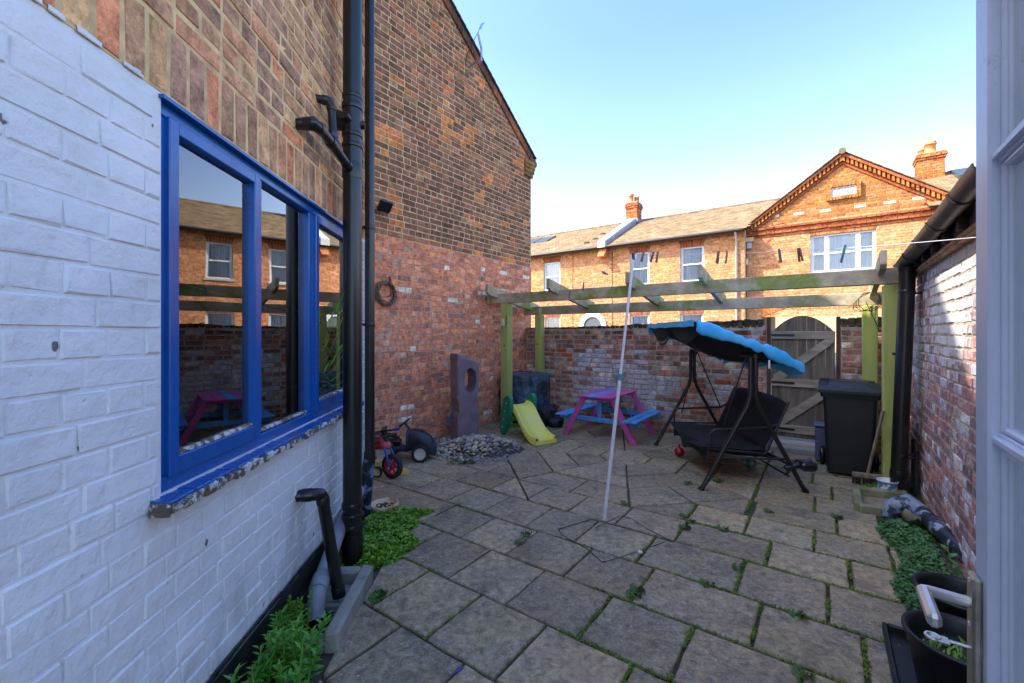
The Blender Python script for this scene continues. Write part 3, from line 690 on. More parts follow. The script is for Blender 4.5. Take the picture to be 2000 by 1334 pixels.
t = thing('aerial_bracket', 'metal aerial bracket and short bent mast fixed near the top of the sooty gable', 'aerial', tuple(UN(-4.49, an[0], an[1])))
U = lambda u, n, z: UN(u, n, z)
c = MB(); c.tube([U(-4.5, an[0], an[1]), U(-4.25, an[0]-.0, an[1]+.06)], .015, 8); c.tube([U(-4.5, an[0]-.05, an[1]-.12), U(-4.25, an[0], an[1]+.04)], .01, 6); obj(c, 'bracket', m_metal, t)
c = MB(); c.tube([U(-4.25, an[0], an[1]), U(-4.25, an[0], an[1]+.2), U(-4.27, an[0]-.06, an[1]+.42)], .016, 8); obj(c, 'mast', m_metal, t)
c = MB(); a0 = U(-4.27, an[0]-.06, an[1]+.42); c.tube([a0, a0+Vector((.05, 0, .12)), a0+Vector((.09, .02, .16)), a0+Vector((.04, 0, .05))], .006, 6); c.tube([a0, U(-4.4, an[0]-.15, an[1]+.1), U(-4.49, an[0]-.1, an[1])], .005, 5); obj(c, 'cable', m_blackpl, t)
# ================================================================== BACK GARDEN WALL
WB = UNM(0, 6.62); ZT = 1.70
def top(u): return 1.69+.1*min(0, (u+.6)/3.5)
GA = (-.625, .16); PT = .045                                   # gate opening
bwl = thing('garden_wall', 'old brick wall with worn whitewash closing the far side of the yard', 'wall', tuple(UN(-2.3, 6.75, 0)))
for (a, b) in ((-4.49, GA[0]), (GA[1], 1.25)):
    c = MB(WB); c.box(a, b-.01, .006, .24, -.1, 1.60); obj(c, 'wall_core', m_mortar2, bwl)
PB = [(sr(104, 74, 62), 4), (sr(92, 64, 54), 3), (sr(80, 60, 50), 2), (sr(120, 80, 66), 2), (sr(128, 104, 86), 2), (sr(134, 84, 64), 1), (sr(150, 136, 120), .7)]
PB = calm([(kk(c_, 2.7), w_) for c_, w_ in PB], .1)
def yard_tint(x, z, r):
    q = noise.noise(Vector((x*1.8, z*2.2, 11)))
    inside = -3.45 < x < -2.15+.5*(1-z) and .25 < z < 1.22-.1*(x+2.8)**2
    if (inside and r.random() < .62+q) or (-2.15 < x < -1.0 and z < .95 and r.random() < .25+q*.8): k = r.uniform(.36, .58); return (k, k*.985, k*1.0)
    if q > .25 and r.random() < .5: return tuple(v*r.uniform(.8, 1.2) for v in sr(176, 92, 60))
    if r.random() < .12: return tuple(v*r.uniform(.7, 1.1) for v in sr(190, 176, 156))
    return pick(r, PB)
brickwork(bwl, WB, lambda z: [(-4.49, GA[0]), (GA[1], 1.25)], 0, 1.56, yard_tint, b_yard, ch=.077, bond='flemish', n_ind=300, bev=.007, jit=.006, seed=12, jt=.012)
c = MB(WB)
for (a, b) in ((-4.49, GA[0]), (GA[1], 1.25)):
    x = a
    while x < b-.05:                                          # brick on edge coping, worn
        L = R.uniform(.072, .082); h = top(x)+R.uniform(-.014, .004)+.012*noise.noise(Vector((x*3, 0, 4))); c.tint = pick(R, [(sr(112, 94, 70), 3), (sr(128, 104, 80), 2), (sr(92, 86, 56), 2)])
        c.box(x, x+L-.004, -.005+R.uniform(-.008, .004), .235, 1.57, h, .012, .004); x += L
obj(c, 'coping_brick', b_yard, bwl, kind='stuff')
# gate
m_gate = M('weathered_gate_board', sr(100, 88, 72), sr(70, 62, 54), 5, rough=.9, bump=.7, bsc=30, dist=.006, stretch=(4, 4, .35), dirt=sr(84, 92, 50), dsc=2, k=1.9)
m_rail = M('weathered_gate_rail', sr(138, 126, 110), sr(108, 98, 84), 5, rough=.9, bump=.5, bsc=30, stretch=(.6, .6, 3), dirt=sr(92, 104, 56), dsc=3, k=1.7)
m_post = M('brown_gate_post', sr(74, 48, 36), sr(50, 36, 28), 6, rough=.85, bump=.4, k=1.8)
gt = thing('garden_gate', 'weathered arched wooden gate with diagonal braces in the far wall', 'gate', tuple(UN(-.23, 6.66, 0)))
for a in (GA[0], GA[1]-PT): c = MB(WB); c.box(a+.002, a+PT, .0, .09, 0, 1.70, .004); obj(c, 'gate_post', m_post, gt)
g0, g1 = GA[0]+PT+.008, GA[1]-PT-.008; nb = 7; bwid = (g1-g0)/nb
for i in range(nb):
    a = g0+i*bwid; b = a+bwid-.0012; zt = lambda x: 1.50+.22*(1-((x-(g0+g1)/2)/((g1-g0)/2))**2)
    c = MB(WB); c.prism([(a, .14), (b, .14), (b, zt(b)), ((a+b)/2, zt((a+b)/2)), (a, zt(a))], .045+R.uniform(0, .006), .067, 'y'); obj(c, 'board', m_gate, gt)
for (za, zb) in ((1.42, 1.52), (.80, .90), (.20, .30)): c = MB(WB); c.box(g0, g1, .018, .045, za, zb, .004); obj(c, 'rail', m_rail, gt)
for (za, zb) in ((.90, 1.42), (.30, .80)):
    c = MB(WB); c.prism([(g0+.02, za), (g0+.14, za), (g1-.01, zb-.04), (g1-.01, zb), (g1-.1, zb), (g0+.02, za+.04)], .02, .044, 'y'); obj(c, 'brace', m_rail, gt)
for z in (1.47, .85, .25): c = MB(WB); c.box(g0, g0+.26, .012, .018, z-.015, z+.015); obj(c, 'hinge', m_blackpl, gt)
c = MB(WB); c.box(GA[0]-.05, GA[1]+.1, -.26, .2, -.02, .075, .015, .006); obj(c, 'door_step', m_conc, label='mossy stone step below the wooden gate', cat='step')
# ================================================================== RIGHT OUTHOUSE
ER = Vector((.601, .799, 0)); PR0 = Vector((3.8, 4.0, 0))
WR = Matrix(((-ER.x, ER.y, 0, PR0.x), (-ER.y, -ER.x, 0, PR0.y), (0, 0, 1, 0), (0, 0, 0, 1)))     # x towards the camera, y into wall
oh = thing('outhouse', 'outhouse with flaking whitewashed brick wall and rotten eaves on the right', 'outhouse', tuple(WR @ Vector((.6, 1, 0))))
c = MB(WR); c.box(-1.18, 4.6, .004, 1.8, -.1, 2.06); obj(c, 'wall_core', m_mortar2, oh)
PW = [(sr(136, 86, 76), 4), (sr(120, 76, 72), 3), (sr(104, 76, 76), 2), (sr(90, 74, 80), 2), (sr(150, 120, 112), 2), (sr(74, 62, 66), 1)]
PW = calm([(kk((c_[0]*.92, c_[1]*1.02, c_[2]*1.04), 2.1), w_) for c_, w_ in PW+[(sr(150, 140, 150), 2.5), (sr(176, 164, 160), 1.5)]], .3)
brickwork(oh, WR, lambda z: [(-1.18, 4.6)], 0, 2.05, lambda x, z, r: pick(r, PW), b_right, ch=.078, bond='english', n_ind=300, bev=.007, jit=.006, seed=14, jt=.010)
m_fascia = M('rotten_fascia', sr(70, 52, 40), sr(36, 30, 28), 9, rough=.85, bump=.6, stretch=(1, 1, 3)); m_batten = M('pale_batten', sr(190, 150, 110), sr(120, 84, 60), 12, rough=.8, bump=.4)
c = MB(WR); c.box(-1.1, 4.6, -.035, .01, 2.075, 2.2, .003); obj(c, 'fascia', m_fascia, oh)
c = MB(WR); c.box(-.1, 4.6, -.05, -.036, 2.055, 2.08, .003); c.box(-.2, 4.6, -.04, .01, 2.04, 2.073); obj(c, 'batten', m_batten, oh)
c = MB(WR)
for i in range(13): c = MB(WR); c.box(-1.0+i*.42, -.93+i*.42, -.075, -.037, 2.085, 2.16); obj(c, 'rafter_foot', m_fascia, oh)
c = MB(WR); c.add([(-1.2, -.08, 2.2), (4.6, -.08, 2.2), (4.6, 1.8, 2.42), (-1.2, 1.8, 2.42)], [(0, 1, 2, 3)]); c.add([(-1.2, -.08, 2.18), (4.6, -.08, 2.18), (4.6, 1.8, 2.40), (-1.2, 1.8, 2.40)], [(0, 3, 2, 1)]); obj(c, 'roof', m_tile, oh)
gr = MB(WR)                                                   # half-round gutter
def gut(t, s_): a = PI*t+PI; return (-.12-1.2*0+3.0*s_*1.0-.0, -.115+.06*math.cos(a), 2.165+.06*math.sin(a)+.05*s_)
gr.sheet(lambda t, s_: gut(t, s_), 10, 12); gr.sheet(lambda t, s_: (gut(t, s_)[0], gut(t, s_)[1]*1+.0, gut(t, s_)[2]+.003) if 0 else (gut(t, s_)[0], -.115+.056*math.cos(PI*t+PI), 2.166+.056*math.sin(PI*t+PI)+.05*s_), 10, 12)
for x in (-.12, .55, 1.15, 1.75, 2.4):
    zz = 2.165+.05*(x+.12)/3
    gr.tube([(x, -.115+.064*math.cos(PI*t/10+PI), zz+.064*math.sin(PI*t/10+PI)) for t in range(11)], .006, 6); gr.tube([(x, -.051, zz), (x, -.03, zz+.01)], .006, 6)
obj(gr, 'gutter', m_gut, oh)
rd = thing('gutter_downpipe', 'black downpipe from the outhouse gutter beside the green right hand post', 'drainpipe', (3.57, 3.96, 0))
tp = Vector((3.645, 3.96, 2.13)); bp = Vector((3.555, 3.96, .05))
pipe('pipe', rd, [bp, bp+(tp-bp)*.5, tp], .060, n=20, collars=[(bp+(tp-bp)*.05, bp+(tp-bp)*.09, 1.1), (bp+(tp-bp)*.87, bp+(tp-bp)*.885, 1.06), (bp+(tp-bp)*.97, tp, 1.12)])
c = MB(); q = bp+(tp-bp)*.87; c.tube([q, q+Vector((.2, .03, .01))], .01, 6); q = bp+(tp-bp)*.16; c.tube([q+Vector((-.04, -.06, 0)), q+Vector((.2, .03, 0))], .012, 6); obj(c, 'bracket', m_gut, rd)
c = MB(WR); c.tube([(-.02, -.05, 0), (-.02, -.05, .5), (.03, -.05, .52)], .012, 8); c.tube([(.10, -.04, 0), (.1, -.04, .42)], .012, 8); c.tube([(.03, -.05, .33), (.03, -.15, .33), (.03, -.15, .29)], .012, 8); c.box(.015, .045, -.16, -.14, .33, .37, .004); obj(c, 'garden_tap', m_gut, label='old metal tap and pipes at the foot of the outhouse wall', cat='tap')
gp_ = thing('ground_pipe', 'thick paint-splashed black pipe lying along the foot of the right wall', 'drainpipe', (3.4, 3.3, 0))
e0 = G(1742, 990, .10); e1 = G(1775, 986, .12); e2 = G(1800, 1000, .12); e3 = G(1895, 1092, .085); e4 = e3+(e3-e2).normalized()*.9
m_splash = M('splashed_pipe_paint', (.02, .024, .036), sr(150, 160, 180), 9, (.56, .6), rough=.35, bump=.15); m_elbow = M('grey_elbow', sr(130, 140, 160), sr(40, 44, 56), 16, (.5, .58), rough=.45, bump=.1)
pipe('pipe', gp_, [e2, e3, e4], .053, m_splash, collars=[(e2+(e3-e2)*.22, e2+(e3-e2)*.25, 1.06)])
c = MB(); c.tube([e0+Vector((-.02, 0, -.08)), e0, e1, e2+(e3-e2)*.05], [.05, .056, .058, .06], 18); obj(c, 'elbow', m_elbow, gp_)
tr = thing('drain_trough', 'low mossy stone kerb round the drain under the right downpipe', 'drain', tuple(G(1715, 985)))
m_stone = M('mossy_stone', sr(120, 116, 92), sr(92, 94, 66), 6, rough=.95, bump=.7, bsc=40, dirt=sr(80, 90, 40), dsc=7, k=1.6)
ta, tb, tc_, td = G(1672, 965), G(1678, 1000), G(1772, 1012), G(1772, 975)
def bar(mb, a, b, wd, h, z0=0, bev=.012):
    d = (b-a); L = d.length; ang = math.atan2(d.y, d.x); o = mb.M; mb.M = o @ T(a.x, a.y, z0) @ Matrix.Rotation(ang, 4, 'Z'); mb.box(0, L, -wd/2, wd/2, 0, h, bev, .003); mb.M = o
for a, b in ((ta, tb), (tb, tc_), (ta, td)): c = MB(); bar(c, a, b, .06, .09, -.02); obj(c, 'kerb_stone', m_stone, tr)
c = MB(); c.tube([G(1762, 985, .1), G(1785, 1010, .08), G(1790, 1018, .0)], .04, 14); obj(c, 'clay_pipe', m_stone, tr)
# ================================================================== TERRACE ACROSS THE LANE
NF = 15.6; NG = 16.0; WF = UNM(0, NF); WGf = UNM(0, NG); EZ = 4.83; RZ = 6.55; RD = 3.5
PF = [(sr(214, 150, 96), 5), (sr(204, 138, 84), 4), (sr(222, 164, 108), 3), (sr(192, 122, 74), 2)]
PF = calm([((c[0]*.98, c[1]*.92, c[2]*.98), k) for c, k in PF], .35)
PGo = [(tuple(v*.85 for v in sr(*c)), k) for c, k in (((206, 128, 62), 4), ((196, 116, 52), 3), ((190, 130, 80), 3), ((176, 104, 52), 2))]
RED = [(tuple(v*.6 for v in sr(*c)), k) for c, k in (((202, 112, 68), 3), ((190, 100, 60), 2), ((208, 122, 76), 2))]
m_curt = M('net_curtain', (.82, .82, .84), (.62, .64, .68), 3, rough=.9, bump=0, stretch=(1, 1, .1)); m_fargut = M('far_gutter', (.03, .028, .025), bump=0, rough=.5)
def facade_window(house, WM, x0, x1, z0, z1, lights=1):
    f = MB(WM); fw = .055; f.box(x0, x0+fw, .06, .13, z0, z1); f.box(x1-fw, x1, .06, .13, z0, z1); f.box(x0+fw, x1-fw, .062, .13, z1-fw, z1); f.box(x0+fw, x1-fw, .062, .13, z0, z0+fw)
    xs = [x0+fw, x1-fw]
    if lights == 3:
        wd = x1-x0; xs = [x0+fw, x0+wd*.235, x0+wd*.285, x1-wd*.285, x1-wd*.235, x1-fw]
        f.box(xs[1], xs[2], .064, .13, z0+fw, z1-fw); f.box(xs[3], xs[4], .064, .13, z0+fw, z1-fw)
    zm = (z0+z1)/2
    for i in range(0, len(xs), 2): f.box(xs[i], xs[i+1], .066, .12, zm-.025, zm+.025); f.box(xs[i], xs[i]+.025, .075, .12, z0+fw, z1-fw); f.box(xs[i+1]-.025, xs[i+1], .075, .12, z0+fw, z1-fw)
    wo = obj(f, 'window', m_wpaint, house)
    for i in range(0, len(xs), 2):
        g = MB(WM); g.box(xs[i], xs[i+1], .095, .10, z0+fw, z1-fw); obj(g, 'glass_pane', m_glass_far, wo)
        cu = MB(WM); a, b = xs[i]-.02, xs[i+1]+.02; n = 26
        cu.sheet(lambda p, q: (a+(b-a)*p, .145+.02*math.sin(p*n*1.7)+.01*math.sin(p*61), z0+.02+(z1-z0-.04)*q), 40, 1); obj(cu, 'curtain', m_curt, wo)
    s = MB(WM); s.box(x0-.06, x1+.06, -.04, .12, z0-.07, z0-.003, .006); obj(s, 'sill', M('stone_sill', (.5, .47, .4), bump=0), wo)
    return (x0, x1, z0, z1)
def fan(WM, house, x0, x1, zt, h=.23, pal=RED):
    c = MB(WM); n = int((x1-x0)/.078); cx = (x0+x1)/2
    for i in range(n):
        a = x0-.0+(x1-x0)*i/n; b = x0+(x1-x0)*(i+.86)/n; k = .32; A = cx+(a-cx)*(1+k*.9/((x1-x0)/1)*h*2); B = cx+(b-cx)*(1+k*.9/((x1-x0)/1)*h*2)
        c.tint = pick(R, pal); c.add([(a, -.004, zt), (b, -.004, zt), (B, -.004, zt+h), (A, -.004, zt+h), (a, .03, zt), (b, .03, zt), (B, .03, zt+h), (A, .03, zt+h)], [(0, 1, 2, 3), (0, 4, 5, 1), (1, 5, 6, 2), (3, 2, 6, 7), (0, 3, 7, 4)], False)
    obj(c, 'arch_brick', b_far, house, kind='stuff')
def tiled(house, WM, x0, x1, y0, z0, y1, z1, tw=.17, rows=26, cut=None, xr=None):
    c = MB(WM); c.tint = (.1, .09, .07); L = math.hypot(y1-y0, z1-z0); dy, dz = (y1-y0)/rows, (z1-z0)/rows
    for r in range(rows):
        x = x0-(tw/2 if r % 2 else 0)
        while x < x1:
            a, b = max(x, x0), min(x+tw-.006, x1)
            if b > a+.01 and not (cut and cut((a+b)/2, r/rows)):
                c.tint = pick(R, [(sr(164, 144, 110), 4), (sr(158, 138, 104), 3), (sr(170, 150, 112), 2), (sr(148, 130, 100), 1)]); c.tint = (c.tint[0]*.74, c.tint[1]*.66, c.tint[2]*.60); j = R.uniform(0, .006)
                ya, za = y0+dy*r, z0+dz*r; yb, zb = y0+dy*(r+1.15), z0+dz*(r+1.15)
                c.add([(a, ya, za+j), (b, ya, za+j), (b, ya, za+.02+j), (a, ya, za+.02+j), (a, yb, zb+.002), (b, yb, zb+.002)], [(0, 1, 2, 3), (3, 2, 5, 4)], False)
            x += tw
    obj(c, 'roof_tile', m_slate, house, kind='stuff')
    x1t = x1; x1 = xr or x1
    c = MB(WM); c.add([(x0, y0, z0-.03), (x1, y0, z0-.03), (x1, y1, z1-.02), (x0, y1, z1-.02), (x0, y1+(y1-y0), z0), (x1, y1+(y1-y0), z0)], [(0, 1, 2, 3), (3, 2, 5, 4)]); obj(c, 'roof', m_slate, house)
    c = MB(WM); x = x0; x1 = x1t
    while x < x1: c.tint = tuple(v*.7 for v in sr(158, 140, 104)); c.box(x, min(x+.44, x1), y1-.08, y1+.08, z1-.03, z1+.05, .02); x += .45
    obj(c, 'ridge_tile', m_slate, house, kind='stuff')
PWU = on_n(1188, 480, NF)[0]; GL = on_n(1482, 500, NG)[0]-.35
# middle house
mh = thing('terraced_house', 'middle terraced house across the lane with two white sash windows under its eaves', 'house', tuple(UN(-4.6, NF+3, 0)))
lh = thing('terraced_house', 'left terraced house across the lane with skylights in its roof and an arched doorway', 'house', tuple(UN(-9, NF+3, 0)))
ghh = thing('terraced_house', 'gabled house across the lane with a date plaque over its white window', 'house', tuple(UN(.4, NF+3, 0)))
def win_px(xa, xb, ya, yb, n=NF):
    a, zt = on_n(xa, ya, n); b, _ = on_n(xb, ya, n); _, zb = on_n(xa, yb, n); return (a, b, zb, zt)
W1 = win_px(1230, 1268, 494, 562); W2 = win_px(1329, 1375, 484, 551); W3 = win_px(1062, 1094, 518, 576)
W1 = (W1[0], W1[1], W2[2], W2[3]); W3 = (W3[0], W3[1], W2[2], W2[3])
L1 = win_px(1230, 1268, 617, 650); L2 = win_px(1328, 1374, 613, 650); L3 = win_px(1065, 1094, 622, 650)
L1 = (L1[0], L1[1], .95, L2[3]); L2 = (L2[0], L2[1], .95, L2[3]); L3 = (L3[0], L3[1], .95, L2[3])
for (H_, a, b, ws, seed) in ((mh, PWU, GL, [W1, W2, L1, L2], 21), (lh, -13.5, PWU, [W3, L3], 22)):
    c = MB(WF); core(c, a, b, -.1, EZ, ws, .008, .3); c.box(a, b, .9, 7.0, 0, .1); obj(c, 'wall', m_mortar_far, H_)
    c = MB(WF); c.box(a+.01, b-.01, .8, .85, 0, EZ); obj(c, 'inner_wall', m_dark, H_)
    for q in ws: facade_window(H_, WF, *q)
    fz = [(q[0]-.06, q[1]+.06, q[3], q[3]+.235) for q in ws]
    brickwork(H_, WF, lambda z: [(a, b)], 0, EZ, lambda x, z, r: pick(r, RED if (EZ-.24 < z and 0) else PF), b_far, ch=.0775, bond='garden', holes=ws+fz, n_ind=300 if H_ is mh else 200, bev=.003, jit=.001, seed=seed, jt=.012, depth=.02)
    for q in ws: fan(WF, H_, q[0], q[1], q[3]+.003)
    AU0, AZ0 = on_n(1645, 294, NG-.18)
    tiled(H_, WF, a, b if H_ is lh else AU0-.1, -.30, EZ-.02, RD, RZ, cut=lambda x, t, b=b: x > b+.1 and EZ+(RZ-EZ)*t < AZ0-.735*(AU0-x)-.12, xr=b+.1)
    c = MB(WF); c.tube([(a, -.33, EZ-.06), (b, -.33, EZ-.06)], .05, 10); c.box(a, b, -.28, .0, EZ-.05, EZ-.03); obj(c, 'gutter', m_fargut, H_)
c = MB(WF); px = on_n(1196, 600, NF)[0]; c.box(px-.012, px+.012, -.003, .0, 0, EZ-.2); obj(c, 'movement_joint', m_dark, mh)
c = MB(WF); px = on_n(1119, 600, NF)[0]; c.box(px-.012, px+.012, -.003, .0, 0, EZ-.2); obj(c, 'movement_joint', m_dark, lh)
px = on_n(1439, 500, NF)[0]; c = MB(WF); c.tube([(px, -.3, EZ-.1), (px, -.06, EZ-.35), (px, -.06, 0)], .034, 10); obj(c, 'down_pipe', M('pale_downpipe', sr(190, 180, 160), bump=0), mh)
# arched doorway of the left house
dx, dz = on_n(1158, 607, NF); dr_ = .38; c = MB(WF)
for k in range(13):
    a0, a1 = PI*k/13, PI*(k+.9)/13
    for (ra, rb) in ((dr_, dr_+.2),):
        c.prism([(dx+ra*math.cos(a0), dz-.62+ra*math.sin(a0)), (dx+rb*math.cos(a0), dz-.62+rb*math.sin(a0)), (dx+rb*math.cos(a1), dz-.62+rb*math.sin(a1)), (dx+ra*math.cos(a1), dz-.62+ra*math.sin(a1))], -.06, .0, 'y')
c.box(dx-dr_-.2, dx-dr_, -.06, 0, 0, dz-.62); c.box(dx+dr_, dx+dr_+.2, -.06, 0, 0, dz-.62); obj(c, 'door_surround', m_wpaint, lh)
c = MB(WF); c.box(dx-dr_, dx+dr_, -.03, -.004, 0, dz-.64); c.prism([(dx+(dr_-.0)*math.cos(PI*k/12), dz-.62+dr_*math.sin(PI*k/12)) for k in range(13)], -.02, -.004, 'y'); obj(c, 'door', M('grey_door', sr(90, 96, 96), bump=0), lh)
# party wall parapet and chimney
m_parap = M('white_parapet', (.7, .68, .64), (.5, .5, .5), 3, bump=.1)
c = MB(WF)
for (y0, y1) in ((-.38, RD),): c.prism([(y0, EZ-.08), (y0, EZ+.16), (y1, RZ+.30), (y1, RZ), ], PWU-.28, PWU+.02, 'x')
obj(c, 'party_parapet', m_parap, mh); c = MB(WF); c.prism([(-.36, EZ-.04), (-.36, EZ+.10), (RD, RZ+.26), (RD, RZ-.0)], PWU+.02, PWU+.06, 'x'); obj(c, 'lead_flashing', m_lead, mh)
c = MB(WF); c.tint = PF[1][0]; [c.box(PWU-.28, PWU+.0, -.40+i*.06, .3, EZ-.42+i*.075, EZ-.35+i*.075) for i in range(4)]; obj(c, 'corbel_brick', b_far, mh)
def chimney(house, u, n, zb, zt, wu, wn, mats_r, pots, seed):
    WM = UNM(u, n); c = MB(WM); c.box(-wu/2+.01, wu/2-.01, -wn/2+.01, wn/2-.01, zb, zt)
    ch = obj(c, 'chimney', m_mortar_far, house); c = MB(WM); rng = random.Random(seed)
    z = zb
    k = 0
    while z < zt-.02:
        pr = .0 if z < zt-.24 else (.03 if z < zt-.16 else (.055 if z < zt-.08 else .03))
        for sd in range(4):
            c.M = WM @ Matrix.Rotation(sd*PI/2, 4, 'Z'); hw, hn = ((wu, wn) if sd % 2 == 0 else (wn, wu)); hw += 2*pr; hn += 2*pr; x = -hw/2
            if k % 2: x -= .11
            while x < hw/2:
                a, b = max(x, -hw/2), min(x+.225, hw/2); c.tint = pick(rng, PGo+RED)
                if b-a > .02: o = c.M; c.M = o @ T(a, -hn/2-.004, z); brick_geo(c, b-a-.012, .066, .08+pr, rng, .003, .001); c.M = o
                x += .235
        z += .078; k += 1
    obj(c, 'brick', b_far, ch, kind='stuff')
    c = MB(WM); c.box(-wu/2-.04, wu/2+.04, -wn/2-.04, wn/2+.04, zt-.005, zt+.03, .01); obj(c, 'flaunching', m_mortar2, ch)
    for (pu, pn, h, r) in pots:
        c = MB(WM @ T(pu, pn, zt+.02)); c.lathe([(r*1.1, 0), (r*1.1, .06), (r*.95, .08), (r*.88, h*.75), (r*1.05, h*.77), (r*1.05, h*.84), (r*.92, h*.86), (r, h*.97), (r*.98, h), (r*.8, h), (r*.75, h*.5), (0, h*.5)], 16); obj(c, 'chimney_pot', M('clay_pot', sr(226, 160, 90, .9), sr(196, 120, 60, .9), 6, bump=.1), ch)
    c = MB(WM); c.box(-wu/2-.05, wu/2+.05, -wn/2-.05, wn/2+.05, zb-.05, zb+.14); obj(c, 'lead_flashing', m_lead, ch)
cu, cz = on_n(1240, 400, NF+3.2); _, cb = on_n(1240, 432, NF+3.2)
chimney(mh, cu-.05, NF+3.2, cb-.1, cz+.02, .5, .62, None, [(-.08, -.12, .42, .12), (.08, .14, .34, .12)], 31)
cu, cz = on_n(1815, 305, NF+3.4); _, cb = on_n(1815, 352, NF+3.4)
chimney(ghh, cu, NF+3.4, cb-.2, cz, .62, .62, None, [(.02, .0, .42, .15), (-.12, .28, .34, .13)], 32)
# skylights and vents on the left roof
for (pa, pb, ya, yb) in ((1036, 1058, 462, 480), (1060, 1084, 462, 474)):
    a, _ = on_n(pa, ya, NF+2.6); b, _ = on_n(pb, ya, NF+2.6); a, b = min(a, b), max(a, b)
    c = MB(WF); f = lambda y: EZ-.02+(RZ-EZ)*(y+.3)/(RD+.3); c.prism([(1.9, f(1.9)+.0), (1.9, f(1.9)+.09), (2.7, f(2.7)+.09), (2.7, f(2.7))], a, b, 'x'); obj(c, 'skylight', M('skylight_frame', (.05, .055, .06), bump=0, rough=.3), lh)
for (pa, ya, d) in ((1140, 487, .4), (1157, 473, .9), (1172, 456, 1.7)):
    a, _ = on_n(pa, ya, NF+d); f = EZ-.02+(RZ-EZ)*(d+.3)/(RD+.3); c = MB(WF); c.box(a, a+.22, d, d+.12, f+.0, f+.10, .02); obj(c, 'roof_vent', m_tile, lh)
# gabled house
GU0, GU1 = GL, 6.5; AU, AZ = on_n(1645, 294, NG-.18)
GW = win_px(1583, 1711, 450, 533, NG); GW = (GW[0], GW[1], GW[2], on_n(1711, 447, NG)[1]); slope = .735
AZl = AZ-.02
archL, archR = on_n(1487, 618, NG)[0], on_n(1487, 618, NG)[0]+3.4
arcz = lambda x: 2.0+.42*(1-((x-(archL+archR)/2)/((archR-archL)/2))**2)
c = MB(WGf); core(c, GU0, GU1, -.1, EZ, [GW, (archL, archR, -.1, 2.45)], .008, .35)
GHW = 2.66
c.prism([(AU-GHW, EZ), (AU+GHW, EZ), (AU, EZ+GHW*slope)], .008, .3, 'y')
n = 14
for i in range(n):
    a = archL+(archR-archL)*i/n; b = archL+(archR-archL)*(i+1)/n; c.prism([(a, arcz(a)), (b, arcz(b)), (b, 2.46), (a, 2.46)], .0085, .34, 'y')
obj(c, 'wall', m_mortar_far, ghh)
CZ0, CZ1 = on_n(1500, 487, NG)[1]-.0, 0
def gsp(z):
    if z < EZ+.02: return [(GU0, GU1)]
    h = (AZl-z)/slope-.02; return [(AU-h, AU+h)] if h > .05 else []
def gcol(x, z, r):
    if z > EZ-.05 and R.random() < 0: pass
    return pick(r, PGo) if z > EZ+.1 else pick(r, PF)
segs = []
PLQ = (*[on_n(q, 385, NG)[0] for q in (1614, 1681)],); plz = (on_n(1614, 394, NG)[1], on_n(1614, 363, NG)[1])
band = (GU0, GU1, EZ-.26, EZ+.05)
hole = [GW, (GW[0]-.05, GW[1]+.05, GW[3], GW[3]+.235), (archL, archR, -.1, 2.0), (PLQ[0], PLQ[1], plz[0], plz[1]), band]
brickwork(ghh, WGf, lambda z: [(p, q) for (p, q) in gsp(z)], 2.0, AZl, gcol, b_far, ch=.0775, bond='stretcher', holes=[h for h in hole], n_ind=300, bev=.003, jit=.001, seed=23, jt=.012, depth=.02)
c = MB(WGf)
for k in range(4):                                            # moulded brick string course, stepped out
    z = band[2]+k*.0775; x = GU0-(.1 if k % 2 else 0); pr = (.03, .07, .045, .09)[k]
    while x < GU1: c.tint = pick(R, RED); c.box(max(x, GU0), min(x+.213, GU1), -pr, .02, z+.005, z+.07); x += .225
obj(c, 'string_course_brick', b_far, ghh, kind='stuff')
fan(WGf, ghh, GW[0], GW[1], GW[3]+.003, pal=PGo); facade_window(ghh, WGf, *GW, lights=3)
c = MB(WGf)                                                   # arch ring
m_ = 42
for i in range(m_):
    a = archL+(archR-archL)*i/m_; b = archL+(archR-archL)*(i+.85)/m_; c.tint = pick(R, PGo)
    c.add([(a, -.01, arcz(a)), (b, -.01, arcz(b)), (b, -.01, arcz(b)+.22), (a, -.01, arcz(a)+.22), (a, .1, arcz(a)), (b, .1, arcz(b)), (b, .1, arcz(b)+.22), (a, .1, arcz(a)+.22)], [(0, 1, 2, 3), (0, 4, 5, 1), (1, 5, 6, 2), (3, 2, 6, 7), (0, 3, 7, 4)], False)
obj(c, 'arch_brick', b_far, ghh, kind='stuff')
m_cream = M('cream_soffit', sr(224, 196, 150, .8), bump=0, rough=.9)
c = MB(WGf); c.box(archL-.1, archR+.1, .36, 5.0, 2.44, 2.5); c.box(archL-.12, archL, .36, 5.0, 0, 2.44); c.box(archR, archR+.12, .36, 5, 0, 2.44); obj(c, 'passage_soffit', m_cream, ghh)
lu, lz = on_n(1617, 612, NG+1.2); c = MB(UNM(lu, NG+1.2, 2.44)); c.lathe([(.0, -.07), (.1, -.065), (.14, -.03), (.15, 0)], 16); obj(c, 'ceiling_light', M('lamp_cover', sr(150, 120, 80), bump=0), ghh)
c = MB(WGf)                                                   # dentils and verge on both slopes
